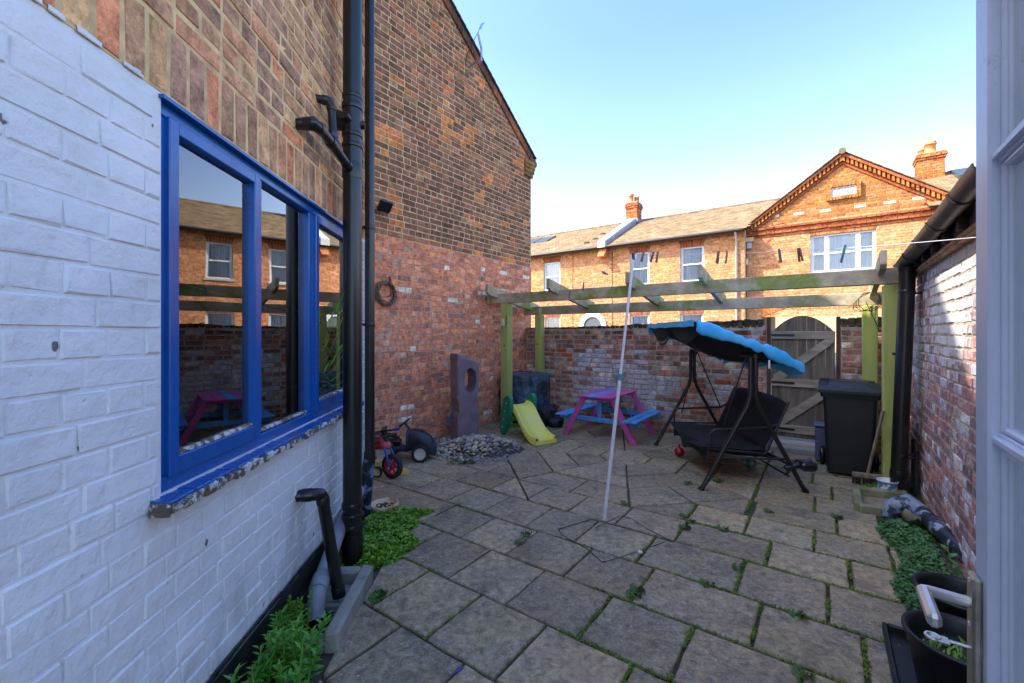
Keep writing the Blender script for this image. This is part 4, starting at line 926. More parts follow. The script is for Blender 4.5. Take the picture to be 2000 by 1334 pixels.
for sgn in (-1, 1):
    d = 0; i = 0
    while d < GHW+.15:
        u = AU+sgn*d; z = AZl-slope*d; c.tint = pick(R, RED)
        L = .2; u2 = AU+sgn*(d+L); z2 = z-slope*L
        c.add([(u, -.05, z-.33), (u2, -.05, z2-.33), (u2, -.05, z2-.25), (u, -.05, z-.25), (u, .02, z-.33), (u2, .02, z2-.33), (u2, .02, z2-.25), (u, .02, z-.25)], [(0, 1, 2, 3), (0, 4, 5, 1), (3, 2, 6, 7)], False)
        for q in (0, .1):
            ua, ub = AU+sgn*(d+q), AU+sgn*(d+q+.055); za, zb = AZl-slope*(d+q), AZl-slope*(d+q+.055); c.tint = pick(R, PGo)
            c.add([(ua, -.12, za-.24), (ub, -.12, zb-.24), (ub, -.12, zb-.1), (ua, -.12, za-.1), (ua, .02, za-.24), (ub, .02, zb-.24), (ub, .02, zb-.1), (ua, .02, za-.1)], [(0, 1, 2, 3), (0, 4, 5, 1), (1, 5, 6, 2), (0, 3, 7, 4)], False)
        c.tint = pick(R, RED)
        c.add([(u, -.16, z-.1), (u2, -.16, z2-.1), (u2, -.16, z2-.02), (u, -.16, z-.02), (u, .02, z-.1), (u2, .02, z2-.1), (u2, .02, z2-.02), (u, .02, z-.02)], [(0, 1, 2, 3), (0, 4, 5, 1), (3, 2, 6, 7)], False)
        d += L
obj(c, 'verge_brick', b_far, ghh, kind='stuff')
c = MB(WGf)
for sgn in (-1, 1):
    d = 0
    while d < GHW+.5:
        u = AU+sgn*d; z = AZl-slope*d; u2 = AU+sgn*(d+.24); z2 = z-slope*.24; c.tint = tuple(v*.6 for v in sr(150, 128, 92))
        c.add([(u, -.2, z), (u2, -.2, z2+.01), (u2, -.2, z2+.035), (u, -.2, z+.025), (u, 4, z), (u2, 4, z2+.01), (u2, 4, z2+.035), (u, 4, z+.025)], [(0, 1, 2, 3), (3, 2, 6, 7), (0, 4, 5, 1)], False); d += .22
obj(c, 'roof_tile', m_slate, ghh, kind='stuff')
c = MB(WGf @ T(AU, -.24, AZl+.0)); c.tint = tuple(v*.6 for v in sr(140, 120, 84)); c.tube([(0, 0, 0), (0, .35, .0)], .09, 12); obj(c, 'ridge_cap', m_slate, ghh)
tiled(ghh, WF, AU+1.8, GU1, -.0, EZ+.0, RD, RZ, cut=lambda x, t: False)
c = MB(WF); a, _ = on_n(1862, 345, NF+3); f = lambda y: EZ-.02+(RZ-EZ)*(y+.3)/(RD+.3); c.prism([(2.4, f(2.4)), (2.4, f(2.4)+.12), (3.4, f(3.4)+.12), (3.4, f(3.4))], a, a+1.6, 'x'); obj(c, 'skylight', M('skylight_frame'), ghh) if 0 else obj(c, 'skylight', MATS['skylight_frame'], ghh)
# date plaque
c = MB(WGf); zz0, zz1 = plz; uu0, uu1 = PLQ; fr = .10
for (a, b, z0_, z1_) in ((uu0, uu1, zz1-fr, zz1), (uu0, uu1, zz0, zz0+fr), (uu0, uu0+fr, zz0+fr, zz1-fr), (uu1-fr, uu1, zz0+fr, zz1-fr)):
    if b-a > .3:
        x = a
        while x < b-.02: c.tint = pick(R, PGo); c.box(x, min(x+.065, b), -.10, .02, z0_, z1_); x += .075
    else:
        z = z0_
        while z < z1_-.02: c.tint = pick(R, PGo); c.box(a, b, -.10, .02, z, min(z+.065, z1_)); z += .075
pf = obj(c, 'plaque_frame', b_far, ghh)
c = MB(WGf); c.box(uu0+fr, uu1-fr, -.04, .02, zz0+fr, zz1-fr); obj(c, 'plaque', M('plaque_stone', (.7, .67, .6), bump=.1), pf)
def text(s, size, Mx, mat, name, parent=None, ext=.006):
    cu_ = bpy.data.curves.new(name, 'FONT'); cu_.body = s; cu_.size = size; cu_.extrude = ext; cu_.align_x = 'CENTER'; cu_.align_y = 'CENTER'
    o = bpy.data.objects.new(name, cu_); COLL.objects.link(o); dg = bpy.context.evaluated_depsgraph_get(); me = bpy.data.meshes.new_from_object(o.evaluated_get(dg)); bpy.data.objects.remove(o)
    me.materials.clear(); me.materials.append(mat); o = bpy.data.objects.new(name, me); COLL.objects.link(o); WL[o.name] = Mx.translation.copy()
    o.parent = parent; Mm = Mx.copy(); 
    if parent: Mm.translation -= WL[parent.name]
    o.matrix_local = Mm; return o
RX90 = Matrix.Rotation(rad(90), 4, 'X')
text('1992', (zz1-zz0-2*fr)*1.0, WGf @ T((uu0+uu1)/2, -.042, (zz0+zz1)/2) @ RX90, M('carved_grey', (.35, .33, .3), bump=0), 'date_lettering', pf)
for px_, py_ in ((1512, 422), (1560, 417), (1612, 411), (1680, 402), (1738, 395), (1795, 387)):
    a, z = on_n(px_, py_, NG); c = MB(WGf); c.box(a-.13, a+.13, -.004, .01, z-.035, z+.035); obj(c, 'pale_brick', m_wpaint, ghh)
a, z = on_n(1461, 472, NG); c = MB(WGf)
al = thing('alarm_box', 'cream alarm box with blue lamp on the gabled house beside the downpipe', 'alarm', tuple(UN(a, NG-.1, z)))
c = MB(WGf); c.prism([(a-.16, z-.04), (a+.16, z-.04), (a+.19, z+.08), (a-.19, z+.1)], -.22, -.02, 'y'); obj(c, 'cover', M('cream_plastic', sr(230, 200, 150, .8), bump=0), al)
c = MB(WGf); c.box(a-.02, a+.12, -.14, -.01, z-.25, z-.05, .01); obj(c, 'lamp', M('blue_white_plastic', sr(170, 190, 215), bump=0), al)
a, z = on_n(1457, 512, NG); c = MB(WGf); c.box(a-.07, a+.07, -.08, -.0, z-.1, z+.1, .015); obj(c, 'meter_box', m_wpaint, label='small white box on the gabled house below the alarm', cat='box')
c = MB(WGf)
for (xa, ya, xb, yb) in ((1470, 452, 1534, 436), (1770, 372, 1815, 366)):
    p = on_n(xa, ya, NG); q = on_n(xb, yb, NG); c.tube([(p[0], -.3, p[1]), (q[0], -.02, q[1])], .012, 5)
obj(c, 'bracket_wire', m_fargut, ghh)
c = MB(UNM(0, 40)); c.box(-30, 30, 0, .5, 0, 3.2); obj(c, 'far_wall', m_mortar_far, label='plain pale wall far beyond the passage of the gabled house', cat='wall')
# ================================================================== PERGOLA
m_beam = M('weathered_beam', sr(150, 136, 112), sr(116, 102, 80), 3, rough=.9, bump=.5, bsc=22, dist=.006, stretch=(.5, 2, 2), dirt=sr(96, 104, 46), dsc=2.6, damt=(.48, .62), k=1.8)
m_green = M('algae_green_post', sr(134, 138, 66), sr(116, 118, 66), 3, rough=.85, bump=.4, bsc=22, dist=.005, stretch=(3, 3, .3), dirt=sr(96, 90, 60), dsc=1.6, k=1.8)
pg = thing('pergola', 'timber pergola with green algae-covered posts and five rafters over the paving', 'pergola', tuple(UN(-1.8, 6, 0)))
PW_ = .07
def rot_beam(name, u0, u1, n0, n1, z0, z1, mat, bev=.006):
    c = MB(RU); c.box(u0, u1, n0, n1, z0, z1, bev, .002); return obj(c, name, mat, pg)
for (u, n, zt, wd) in ((-4.10, 5.50, 1.965, .07), (.535, 5.53, 1.965, .078), (-4.08, 6.45, 1.815, .065), (.42, 6.40, 1.815, .068)):
    p = rot_beam('post', u-wd, u+wd, n-wd, n+wd, -.02, zt, m_green, .008)
    for z in (.45, 1.3): c = MB(UNM(u, n-wd, z) @ Matrix.Rotation(rad(90), 4, 'X')); c.lathe([(0, .006), (.012, .005), (.014, 0)], 10); obj(c, 'bolt', m_blackpl, p) if R.random() < .8 else None
rot_beam('beam', -4.47, .66, 5.46, 5.52, 1.968, 2.125, m_beam); rot_beam('beam', -4.40, .60, 6.42, 6.475, 1.818, 1.965, m_beam)
for u in (-4.27, -3.15, -2.0, -1.14, .44):
    c = MB(RU); y0, y1 = 5.20, 6.66; z = lambda n: 2.095-(n-5.2)*.155; h = .165
    P8 = [(y0, z(y0)+.035), (y0+.05, z(y0)), (y1-.06, z(y1)), (y1, z(y1)+.04), (y1, z(y1)+h-.02), (y0, z(y0)+h)]
    c.prism(P8, u-.024, u+.024, 'x'); obj(c, 'rafter', m_beam, pg)
c = MB(); o = UN(.38, 6.30, 1.85)
for k in range(3): c.tube([o+Vector((.13*math.cos(a/9*2*PI)*(1+.1*k), .02*k-.05, .11*math.sin(a/9*2*PI+k*.3))) for a in range(9)], .004, 5, closed=True)
c.tube([o, o+Vector((.1, -.05, -.3)), o+Vector((.11, -.06, -.35))], .004, 5)
obj(c, 'cable_coil', m_blackpl, label='loops of thin black cable hanging on the pergola by the right back post', cat='cable')
m_cpl = M('cream_plastic', bump=0) if 0 else MATS['cream_plastic']
c = MB(UNM(-4.10, 5.42, 1.60)); c.box(-.03, .03, -.05, .01, 0, .12, .012); c.box(-.02, .02, -.054, -.048, .015, .05); obj(c, 'motion_sensor', m_cpl, label='small cream motion sensor fixed to the left green post', cat='sensor')
c = MB(UNM(-4.04, 5.40, 1.66)); c.tube([(0, 0, .12), (.01, 0, .06), (-.01, 0, .03), (.01, 0, 0), (0, 0, -.04)], .005, 6); obj(c, 'post_hook', m_blackpl, label='little black hook and chain on the left green post', cat='hook')
# ================================================================== THINGS ON THE WALLS
w_ = on_n(1295, 657, 6.62); wl = thing('wall_lamp', 'oval cream bulkhead lamp on the far wall behind the swing canopy', 'wall lamp', tuple(UN(w_[0], 6.58, w_[1]-.1)))
c = MB(UNM(w_[0], 6.61, w_[1]) @ Matrix.Rotation(rad(90), 4, 'X')); c.lathe([(.085, 0), (.085, .03), (.07, .035)], 24, sy=1.5, cap=True); obj(c, 'base', m_blackpl, wl)
c = MB(UNM(w_[0], 6.575, w_[1]) @ Matrix.Rotation(rad(90), 4, 'X')); c.lathe([(.07, 0), (.068, .03), (.05, .05), (.0, .055)], 24, sy=1.55); obj(c, 'cover', m_cpl, wl)
n_, z_ = on_u(752, 573, -4.5); wr = thing('twig_wreath', 'round wreath of twigs hanging on the red brick of the gable', 'wreath', tuple(UN(-4.46, n_, z_-.16)))
m_twig = M('twig', sr(110, 92, 76), sr(70, 58, 50), 30, rough=.9, bump=.3, k=1.8); c = MB(UNM(-4.47, n_, z_))
for k in range(26):
    r = R.uniform(.115, .155); ph = R.uniform(0, 6); am = R.uniform(.004, .02); st = R.uniform(0, 2*PI); ln = R.uniform(2, 6)
    c.tube([(R.uniform(-.01, .01)+.02*math.sin(t*3+ph), (r+am*math.sin(t*5+ph))*math.cos(st+t), (r+am*math.sin(t*5+ph))*math.sin(st+t)) for t in [ln*i/16 for i in range(17)]], R.uniform(.003, .006), 5)
obj(c, 'twigs', m_twig, wr, kind='stuff'); c = MB(UNM(-4.47, n_, z_)); c.tube([(0, .02, .2), (.04, .02, .2), (.05, .03, -.02), (.02, -.01, -.05)], .006, 6); c.tube([(.04, .02, .2), (.02, .08, .1)], .005, 6); obj(c, 'hook', m_blackpl, wr)
n_, z_ = on_u(738, 404, -4.5); fl = thing('floodlight', 'small black floodlight on the sooty brick near the corner downpipe', 'floodlight', tuple(UN(-4.45, n_, z_)))
c = MB(UNM(-4.5, n_, z_)); c.tube([(0, 0, 0), (.12, 0, .02), (.13, .05, -.05)], .012, 6); obj(c, 'bracket', m_blackpl, fl)
c = MB(UNM(-4.36, n_, z_-.02, 0)); c.M = c.M @ Matrix.Rotation(rad(35), 4, 'Y'); c.box(-.02, .02, -.09, .09, -.07, .07, .008); obj(c, 'head', m_blackpl, fl)
c = MB(UNM(-4.5, on_u(875, 825, -4.5)[0], .10)); c.box(.02, .16, -.085, .085, .02, .17, .025); c.box(.03, .15, -.075, .075, .17, .176, .01); obj(c, 'planter_box', M('blue_grey_plastic', sr(110, 135, 145), sr(90, 112, 122), 8, rough=.4, bump=0), label='small blue-grey plastic box on the gable wall above the pebbles', cat='box')
# ================================================================== STANDING STONE AND PEBBLES
m_sculpt = M('purple_slate', sr(110, 92, 96), sr(92, 78, 84), 4, rough=.85, bump=.6, bsc=14, dist=.012, k=1.6)
ss = MB(T(-.67, 6.02, 0) @ Matrix.Rotation(rad(38), 4, 'Z'))
outl = [(-.16, -.02), (0, -.02), (.17, -.02), (.175, .2), (.165, .4), (.15, .6), (.175, .72), (.19, .85), (.185, 1.0), (.15, 1.09), (.06, 1.12), (-.02, 1.16), (-.10, 1.19), (-.165, 1.215), (-.168, 1.0), (-.165, .8), (-.16, .6), (-.14, .52), (-.135, .42), (-.165, .36), (-.165, .2)]
# resample outline finely
pts = []
for i, a in enumerate(outl):
    b = outl[(i+1) % len(outl)]; k = max(1, int(math.hypot(b[0]-a[0], b[1]-a[1])/.05))
    for j in range(k): pts.append((a[0]+(b[0]-a[0])*j/k, a[1]+(b[1]-a[1])*j/k))
hc = (.035, .84); N_ = len(pts); V = []
inn = []
for (x, z) in pts:
    a = math.atan2((z-hc[1])/1.9, x-hc[0]); inn.append((hc[0]+.098*math.cos(a), hc[1]+.175*math.sin(a)))
K = 5
for side in (-1, 1):
    for k in range(K+1):
        for (o_, i_) in zip(pts, inn):
            t = k/K; x = i_[0]+(o_[0]-i_[0])*t; z = i_[1]+(o_[1]-i_[1])*t
            e = .018 if k == K else (.006 if k == 0 else 0)
            y = side*(.115-e)+.012*noise.noise(Vector((x*7, z*7, side*4)))+.006*noise.noise(Vector((x*25, z*25, side)))
            V.append((x+(.012*noise.noise(Vector((z*9, side*2, 1))) if k == K else 0), y, z))
F = []
B = (K+1)*N_
for sd in (0, 1):
    for k in range(K):
        for i in range(N_):
            j = (i+1) % N_; q = (sd*B+k*N_+i, sd*B+k*N_+j, sd*B+(k+1)*N_+j, sd*B+(k+1)*N_+i); F.append(q if sd else q[::-1])
for i in range(N_):
    j = (i+1) % N_; F.append((K*N_+i, K*N_+j, B+K*N_+j, B+K*N_+i)); F.append((i, B+i, B+j, j))
ss.add(V, F, False); obj(ss, 'standing_stone', m_sculpt, label='tall purple slate standing stone pierced by an oval hole', cat='sculpture')
m_peb = []
for i, (a, b) in enumerate(((sr(150, 140, 124), sr(120, 110, 98)), (sr(120, 116, 112), sr(92, 90, 90)), (sr(170, 150, 120), sr(140, 120, 96)), (sr(104, 92, 86), sr(80, 72, 70)))):
    m_peb.append(M('pebble_stone_%d' % i, a, b, 20, k=1.7, rough=.75, bump=.2, bsc=60, dist=.002))
PM = []
for i in range(8):
    c = MB(); c.ball((0, 0, 0), 1, R.uniform(.7, 1), R.uniform(.5, .75), 10, 6, .25, i*3.1, 1.3); me = mesh_of(c, m_peb[i % 4], Vector((0, 0, 0)), 'pebble'); PM.append(me)
pile = thing('pebble_pile', 'heap of rounded pebbles spread round the foot of the standing stone', 'pebbles', (-.55, 5.6, 0))
def mound(x, y):
    d = math.hypot((x+.42)/.55, (y-5.52)/.40); return max(0, .15*(1-d*d)) if d < 1 else 0
PEB = []
for i in range(300):
    for _ in range(60):
        x, y = R.uniform(-1.10, .04), R.uniform(5.02, 6.0); nn = x*SA+y*CA; uu = x*CA-y*SA
        if uu < -4.46 or uu > -3.30 or nn < 3.72: continue
        if math.hypot(x+.50, (y-5.55)*.9) > .62+.06*math.sin(x*20): continue
        if abs(x+.67) < .17 and abs(y-6.02) < .15: continue
        r = R.uniform(.02, .042)*(1.5 if (mound(x, y) > .07 and R.random() < .25) else 1)
        if y < 5.3: r *= .8
        z = mound(x, y)+r*.4
        if all((x-p[0])**2+(y-p[1])**2+(z-p[2])**2 > ((r+p[3])*.68)**2 for p in PEB): break
    else: continue
    PEB.append((x, y, z, r)); o = bpy.data.objects.new('pebble', R.choice(PM)); COLL.objects.link(o); o.parent = pile; o.location = Vector((x, y, z))-WL[pile.name]; o.scale = (r*1.2, r, r); o.rotation_euler = (R.uniform(-.3, .3), R.uniform(-.3, .3), R.uniform(0, 6))
c = MB(RU @ Matrix.Identity(4)); c.M = Matrix.Identity(4)
V = []; c.sheet(lambda a, b: (-.42+.62*b*math.cos(2*PI*a), 5.52+.46*b*math.sin(2*PI*a), mound(-.42+.62*b*math.cos(2*PI*a), 5.52+.46*b*math.sin(2*PI*a))-.004*b-.003), 30, 6)
obj(c, 'pebble_bed', m_soil, pile)
c = MB()
for i in range(900):
    x, y = R.uniform(-1.15, .1), R.uniform(5.0, 6.2); uu = x*CA-y*SA; nn = x*SA+y*CA
    if uu < -4.47 or math.hypot(x+.50, (y-5.6)*.9) > .66 or nn < 3.7: continue
    r = R.uniform(.010, .02); c.ball((x, y, mound(x, y)+r*.3), r*1.2, r, r*.7, 6, 4, .2, i)
obj(c, 'pebble', m_peb[1], pile, kind='stuff')
tp_ = thing('weed_clump', 'low green weeds growing at the front edge of the pebble heap', 'weeds', tuple(G(895, 903)))
c = MB()
for _ in range(260):
    p = G(R.uniform(872, 930), R.uniform(893, 908)); a = R.uniform(0, 6.28); c.leaf(p, Vector((math.cos(a), math.sin(a), R.uniform(.3, 1.4))), Vector((0, 0, 1)), R.uniform(.012, .03), .012)
obj(c, 'foliage', m_weed, tp_, kind='stuff')
# ================================================================== SLIDE
m_yel = M('yellow_plastic', sr(240, 228, 84), sr(234, 226, 120), 4, rough=.35, bump=.05); m_dg = M('green_plastic', sr(24, 140, 100), sr(30, 126, 92), 4, rough=.4, bump=.05); m_lg = M('lime_plastic', sr(104, 168, 34), sr(90, 150, 34), 4, rough=.4, bump=0)
SM = T(.10, 6.36, 0) @ Matrix.Rotation(math.atan2(-.61, .365), 4, 'Z')
sl_ = thing('toy_slide', 'yellow and green plastic toddler slide beside the left green post', 'slide', (.1, 6.36, 0))
prof = [(-.02, .45), (.06, .445), (.13, .42), (.20, .365), (.28, .285), (.36, .205), (.44, .14), (.52, .095), (.60, .072), (.70, .064)]
def sx(t):
    k = t*(len(prof)-1); i = min(int(k), len(prof)-2); f = k-i; return (prof[i][0]+(prof[i+1][0]-prof[i][0])*f, prof[i][1]+(prof[i+1][1]-prof[i][1])*f)
cs_ = [(-.17, -.09), (-.17, .035), (-.155, .042), (-.14, .035), (-.12, -.0), (0, -.008), (.12, .0), (.14, .035), (.155, .042), (.17, .035), (.17, -.09)]
c = MB(SM)
def chute(a, b):
    x, z = sx(a); i = min(int(b*(len(cs_)-1)+.5), len(cs_)-1); y, dz = cs_[i]; return (x, y, max(.004, z+dz-.0) if dz > -.05 else max(.004, z-.065))
c.sheet(chute, 27, 10); c.box(.685, .70, -.17, .17, .004, .066, .005); obj(c, 'chute', m_yel, sl_)
for s_ in (-1, 1):
    c = MB(SM); pts = []
    for k in range(24):
        a = 2*PI*k/24; zc = .30+.30*math.sin(a); wdt = .10+.04*(zc/.6); pts.append((-.115+.20*zc/.6*.9+wdt*math.cos(a)*(1 if abs(math.sin(a)) < .9 else .8), zc))
    pts = [(x, max(.0, z)) for x, z in pts]; c.prism(pts, s_*.20-.03, s_*.20+.03, 'y'); o = obj(c, 'side_panel', m_dg, sl_)
    if s_ < 0 or 1:
        c = MB(SM)
        for z in (.12, .24, .36, .48): c = MB(SM @ T(-.115+.30*z, s_*.232, z) @ Matrix.Rotation(rad(-90*s_), 4, 'X')); c.lathe([(.014, 0), (.013, .006), (0, .008)], 10); obj(c, 'stud', MATS['cream_plastic'], sl_)
for i, z in enumerate((.10, .21, .33)): c = MB(SM); c.box(-.12+.3*z, -.04+.3*z, -.175, .175, z, z+.05, .015); obj(c, 'rung', m_lg, sl_)
# ================================================================== COVERED BARBECUE
m_tarp = M('dark_blue_tarpaulin', sr(44, 66, 84), sr(18, 24, 30), 4, (.38, .6), rough=.25, bump=1.0, bsc=9, dist=.05, spec=.8, k=2.0)
c = MB(T(.22, 7.22, 0) @ Matrix.Rotation(rad(-36), 4, 'Z'))
def tarp(a, b):
    th = 2*PI*a; e = .55; cx_ = abs(math.cos(th))**e*math.copysign(1, math.cos(th)); sy_ = abs(math.sin(th))**e*math.copysign(1, math.sin(th))
    k = (1.0 if b < .75 else math.cos((b-.75)/.25*PI/2)**.6) if b < 1 else 0
    fold = 1+.07*math.sin(th*9+3*b)*(1-b)+.05*noise.noise(Vector((math.cos(th)*3, math.sin(th)*3, b*4)))
    z = min(b/.78, 1)*.80+(.09*math.sin((b-.75)/.25*PI/2) if b > .75 else 0)+.03*noise.noise(Vector((cx_*2, sy_*2, b*3)))
    k *= 1+.06*noise.noise(Vector((cx_*6, sy_*6, b*9)))+.03*noise.noise(Vector((cx_*14, sy_*14, b*20)))
    return (.39*cx_*k*fold, .28*sy_*k*fold+.02*math.sin(th*5), z*.95)
c.sheet(tarp, 72, 26)
obj(c, 'covered_barbecue', m_tarp, label='barbecue wrapped in a shiny dark blue tarpaulin in the left corner', cat='barbecue')
c = MB(T(.55, 7.0, 0)); m_bag = M('black_bin_bag', (.008, .009, .012), (.02, .02, .025), 6, rough=.25, bump=1.0, bsc=14, dist=.04)
c.ball((0, 0, .16), .20, .17, .19, 26, 16, .5, 4, 2.4); c.ball((.14, -.1, .08), .13, .12, .09, 18, 10, .6, 9, 3); obj(c, 'bin_bag', m_bag, label='crumpled black bin bag slumped beside the covered barbecue', cat='bag')
# ================================================================== PICNIC TABLE
m_pink = M('pink_wood_paint', sr(196, 84, 150), sr(176, 74, 136), 5, rough=.6, bump=.3, bsc=20, stretch=(1, 1, 1), dirt=sr(200, 120, 160), dsc=8, k=1.2); m_sky = M('blue_wood_paint', sr(70, 146, 204), sr(54, 124, 184), 5, rough=.6, bump=.3, bsc=20, dirt=sr(120, 176, 214), dsc=8, k=1.2)
pt_ = thing('picnic_table', 'small pink and blue painted wooden picnic table with fixed benches', 'picnic table', tuple(UN(-2.58, 6.0, 0)))
def ub(name, u0, u1, n0, n1, z0, z1, mat, par, bev=.005): c = MB(RU); c.box(u0, u1, n0, n1, z0, z1, bev, .0015); return obj(c, name, mat, par)
uc = -2.585
for i, mt in enumerate((m_pink, m_sky, m_pink, m_pink)): ub('tabletop_plank', uc-.25+i*.127, uc-.25+i*.127+.121, 5.50, 6.50, .592, .615, mt, pt_)
for s_ in (-1, 1):
    for q in (0, 1): ub('bench_plank', uc+s_*(.40+q*.10)-.046+s_*.06, uc+s_*(.40+q*.10)+.046+s_*.06, 5.46, 6.58, .305, .327, m_sky, pt_)
for n in (5.62, 6.40):
    for s_ in (-1, 1):
        c = MB(RU); c.prism([(uc+s_*.17, .59), (uc+s_*.25, .59), (uc+s_*.565, 0), (uc+s_*.475, 0)], n-.016, n+.016, 'y'); obj(c, 'leg', m_pink, pt_)
    ub('cross_rail', uc-.60, uc+.60, n+.018, n+.045, .235, .303, m_sky, pt_); ub('top_rail', uc-.24, uc+.24, n+.018, n+.045, .535, .591, m_pink, pt_)
ub('strut', uc-.03, uc+.03, 5.66, 5.69, .30, .585, m_sky, pt_); ub('centre_rail', uc-.03, uc+.03, 5.69, 6.35, .42, .47, m_sky, pt_)
# ================================================================== SWING SEAT
SWM = T(*UN(-.98, 5.32, 0)) @ RU @ Matrix(((.851, -.534, 0, 0), (.525, .847, 0, 0), (0, 0, 1, 0), (0, 0, 0, 1)))    # x = b (front to back), y = a (near to far)
m_frame = M('black_tube', (.007, .007, .008), (.012, .012, .012), 6, rough=.35, bump=.05, spec=.6); m_cush = M('black_fabric', (.009, .010, .012), (.016, .017, .020), 5, rough=.95, bump=.35, bsc=9, dist=.02); m_cblue = M('bright_blue_canopy', sr(44, 168, 226), sr(84, 188, 236), 5, rough=.65, bump=.4, bsc=12, dist=.015)
sw = thing('swing_seat', 'black two-seat garden swing under a tilted bright blue canopy', 'swing seat', tuple(UN(-.98, 5.32, 0)))
for a in (-.81, .81):
    for s_ in (-1, 1):
        c = MB(SWM); c.tube([(s_*.476, a, .0), (s_*.455, a, .04), (s_*.05, a, .80), (s_*.024, a, .90), (s_*.022, a, 1.27)], .021, 12); c.tube([(s_*.48, a, 0), (s_*.468, a, .022)], .03, 12); lg = obj(c, 'leg', m_frame, sw)
        c = MB(SWM)
        for z in (.09, .13): c.ball((s_*(.476-.43*z), a-.022, z), .005, n=6, m=4)
        obj(c, 'bolt', MATS['galvanised_metal'], lg)
    c = MB(SWM); c.tube([(-.31, a, .31), (.31, a, .31)], .011, 8); obj(c, 'cross_brace', m_frame, sw)
c = MB(SWM); c.tube([(0, -.86, 1.28), (0, .86, 1.28)], .02, 12); obj(c, 'top_bar', m_frame, sw)
c = MB(SWM); c.tube([(.36, -.81, .24), (.36, .81, .24)], .012, 8); c.tube([(.44, -.55, .09), (.36, -.81, .22)], .01, 8); c.tube([(.43, .55, .09), (.43, -.62, .09)], .01, 8); obj(c, 'ground_brace', m_frame, sw)
c = MB(SWM)
c.tube([(.30, -.80, .22), (.52, -.82, .30)], .03, 10); c.box(.40, .54, -.90, -.74, .22, .30, .02); obj(c, 'folded_tray', m_frame, sw)
for a in (-.60, .58):
    for (bb, zz) in ((-.24, .47), (.30, .55)): c = MB(SWM); c.tube([(.0, a*1.12, 1.26), (bb*.9, a, zz)], .008, 8); obj(c, 'hanger', m_frame, sw)
    c = MB(SWM); c.tube([(-.30, a, .34), (-.31, a, .50), (-.26, a, .535), (.26, a, .56), (.34, a, .60)], .012, 8); c.tube([(-.34, a, .34), (.22, a, .30), (.44, a, .82)], .012, 8); obj(c, 'arm', m_frame, sw)
def pad(f, nu=28, nv=20): c = MB(SWM); c.sheet(lambda p, q: f(p, q, 1), nu, nv); c.sheet(lambda p, q: f(1-p, q, -1), nu, nv); return c
def seatf(p, q, s_):
    a = -.58+1.14*q; b = -.36+.62*p; e = min(1, 8*min(p, 1-p, q, 1-q))**.5
    z = .355-.05*math.sin(PI*q)*(1-p*.5)+.05*(p)-.02*p+.012*noise.noise(Vector((p*4, q*5, 2)))-(.035*(1-abs(2*q-1)) if p < .12 else 0)
    return (b, a, z+s_*.045*e-.06*p)
obj(pad(seatf), 'seat_cushion', m_cush, sw)
def backf(p, q, s_):
    a = -.58+1.14*q; e = min(1, 8*min(p, 1-p, q, 1-q))**.5; z = .33+.50*p+.02*math.sin(PI*q)-.04*(abs(2*q-1)**6)*p
    b = .22+.22*p-.02*math.sin(PI*q)+.012*noise.noise(Vector((p*4, q*5, 7)))
    return (b-s_*.045*e*.9, a, z+s_*.02*e)
obj(pad(backf), 'back_cushion', m_cush, sw)
c = MB(SWM); c.sheet(lambda p, q: (-.30+.7*p, -.56+1.10*q, .30-.10*math.sin(PI*q)*math.sin(PI*p)-.06*p), 12, 16); c.sheet(lambda p, q: (-.33+.03*math.sin(q*9), -.58+1.14*q, .34-(.14+.03*math.sin(q*13))*p), 4, 24); obj(c, 'seat_sling', m_cush, sw)
A0, A1, B0, B1 = -.86, .90, -.54, .42
def ctop(p, q, off=0):
    a = A0+(A1-A0)*q; b = B0+(B1-B0)*p; z = 1.60-.39*p+.035*math.sin(PI*p)-.05*math.sin(PI*q)*math.sin(PI*p)+.012*noise.noise(Vector((p*5, q*7, 1)))
    return (b, a, z+off)
c = MB(SWM); c.sheet(lambda p, q: ctop(p, q), 24, 30); cano = obj(c, 'canopy', m_cblue, sw)
c = MB(SWM); c.sheet(lambda p, q: (ctop(p, q)[0], ctop(p, q)[1]*.99, ctop(p, q)[2]-.035-.13*math.sin(PI*q)**.7*math.sin(PI*min(1, p*1.1))**.8*(1+.2*math.sin(q*7)) ), 24, 30); obj(c, 'lining', m_cush, cano)
for a_, sgn in ((0, -1), (1, 1)):                            # rolled side valances
    c = MB(SWM)
    def side(p, q, a_=a_, sgn=sgn):
        x, y, z = ctop(p, a_); th = 2*PI*q; r = .020+.005*math.sin(p*11)+.006*noise.noise(Vector((p*14, q*3, 3))); pin = 1-.45*math.exp(-((p-.62)/.03)**2)
        return (x, y+sgn*.02+r*pin*math.cos(th), z-.040+r*2.7*pin*math.sin(th)+.003*math.sin(p*60+q*4))
    c.sheet(side, 60, 12); obj(c, 'rolled_valance', m_cblue, cano)
c = MB(SWM)
def fr_val(p, q):
    x, y, z = ctop(0, q); d = .05+.17*abs(math.sin(PI*q*2.0))**.7; return (x-.01+.05*p, y, z+.01-d*p)
c.sheet(fr_val, 6, 48); obj(c, 'front_lining', m_cush, cano)
c = MB(SWM)
c.sheet(lambda p, q: (ctop(0, q)[0]-.02+.006*math.sin(q*50), ctop(0, q)[1], ctop(0, q)[2]+.02-.06*p+.003*math.sin(q*31)), 3, 60); obj(c, 'front_valance', m_cblue, cano)
c = MB(SWM); c.sheet(lambda p, q: (ctop(1, q)[0]+.01*math.sin(q*40), ctop(1, q)[1], ctop(1, q)[2]+.005-(.10+.03*math.sin(q*14))*p), 4, 50); obj(c, 'back_valance', m_cblue, cano)
c = MB(SWM); c.box(.085, .10, A0-.06, A0-.055, 1.17, 1.25); obj(c, 'care_tag', m_wpaint, cano)
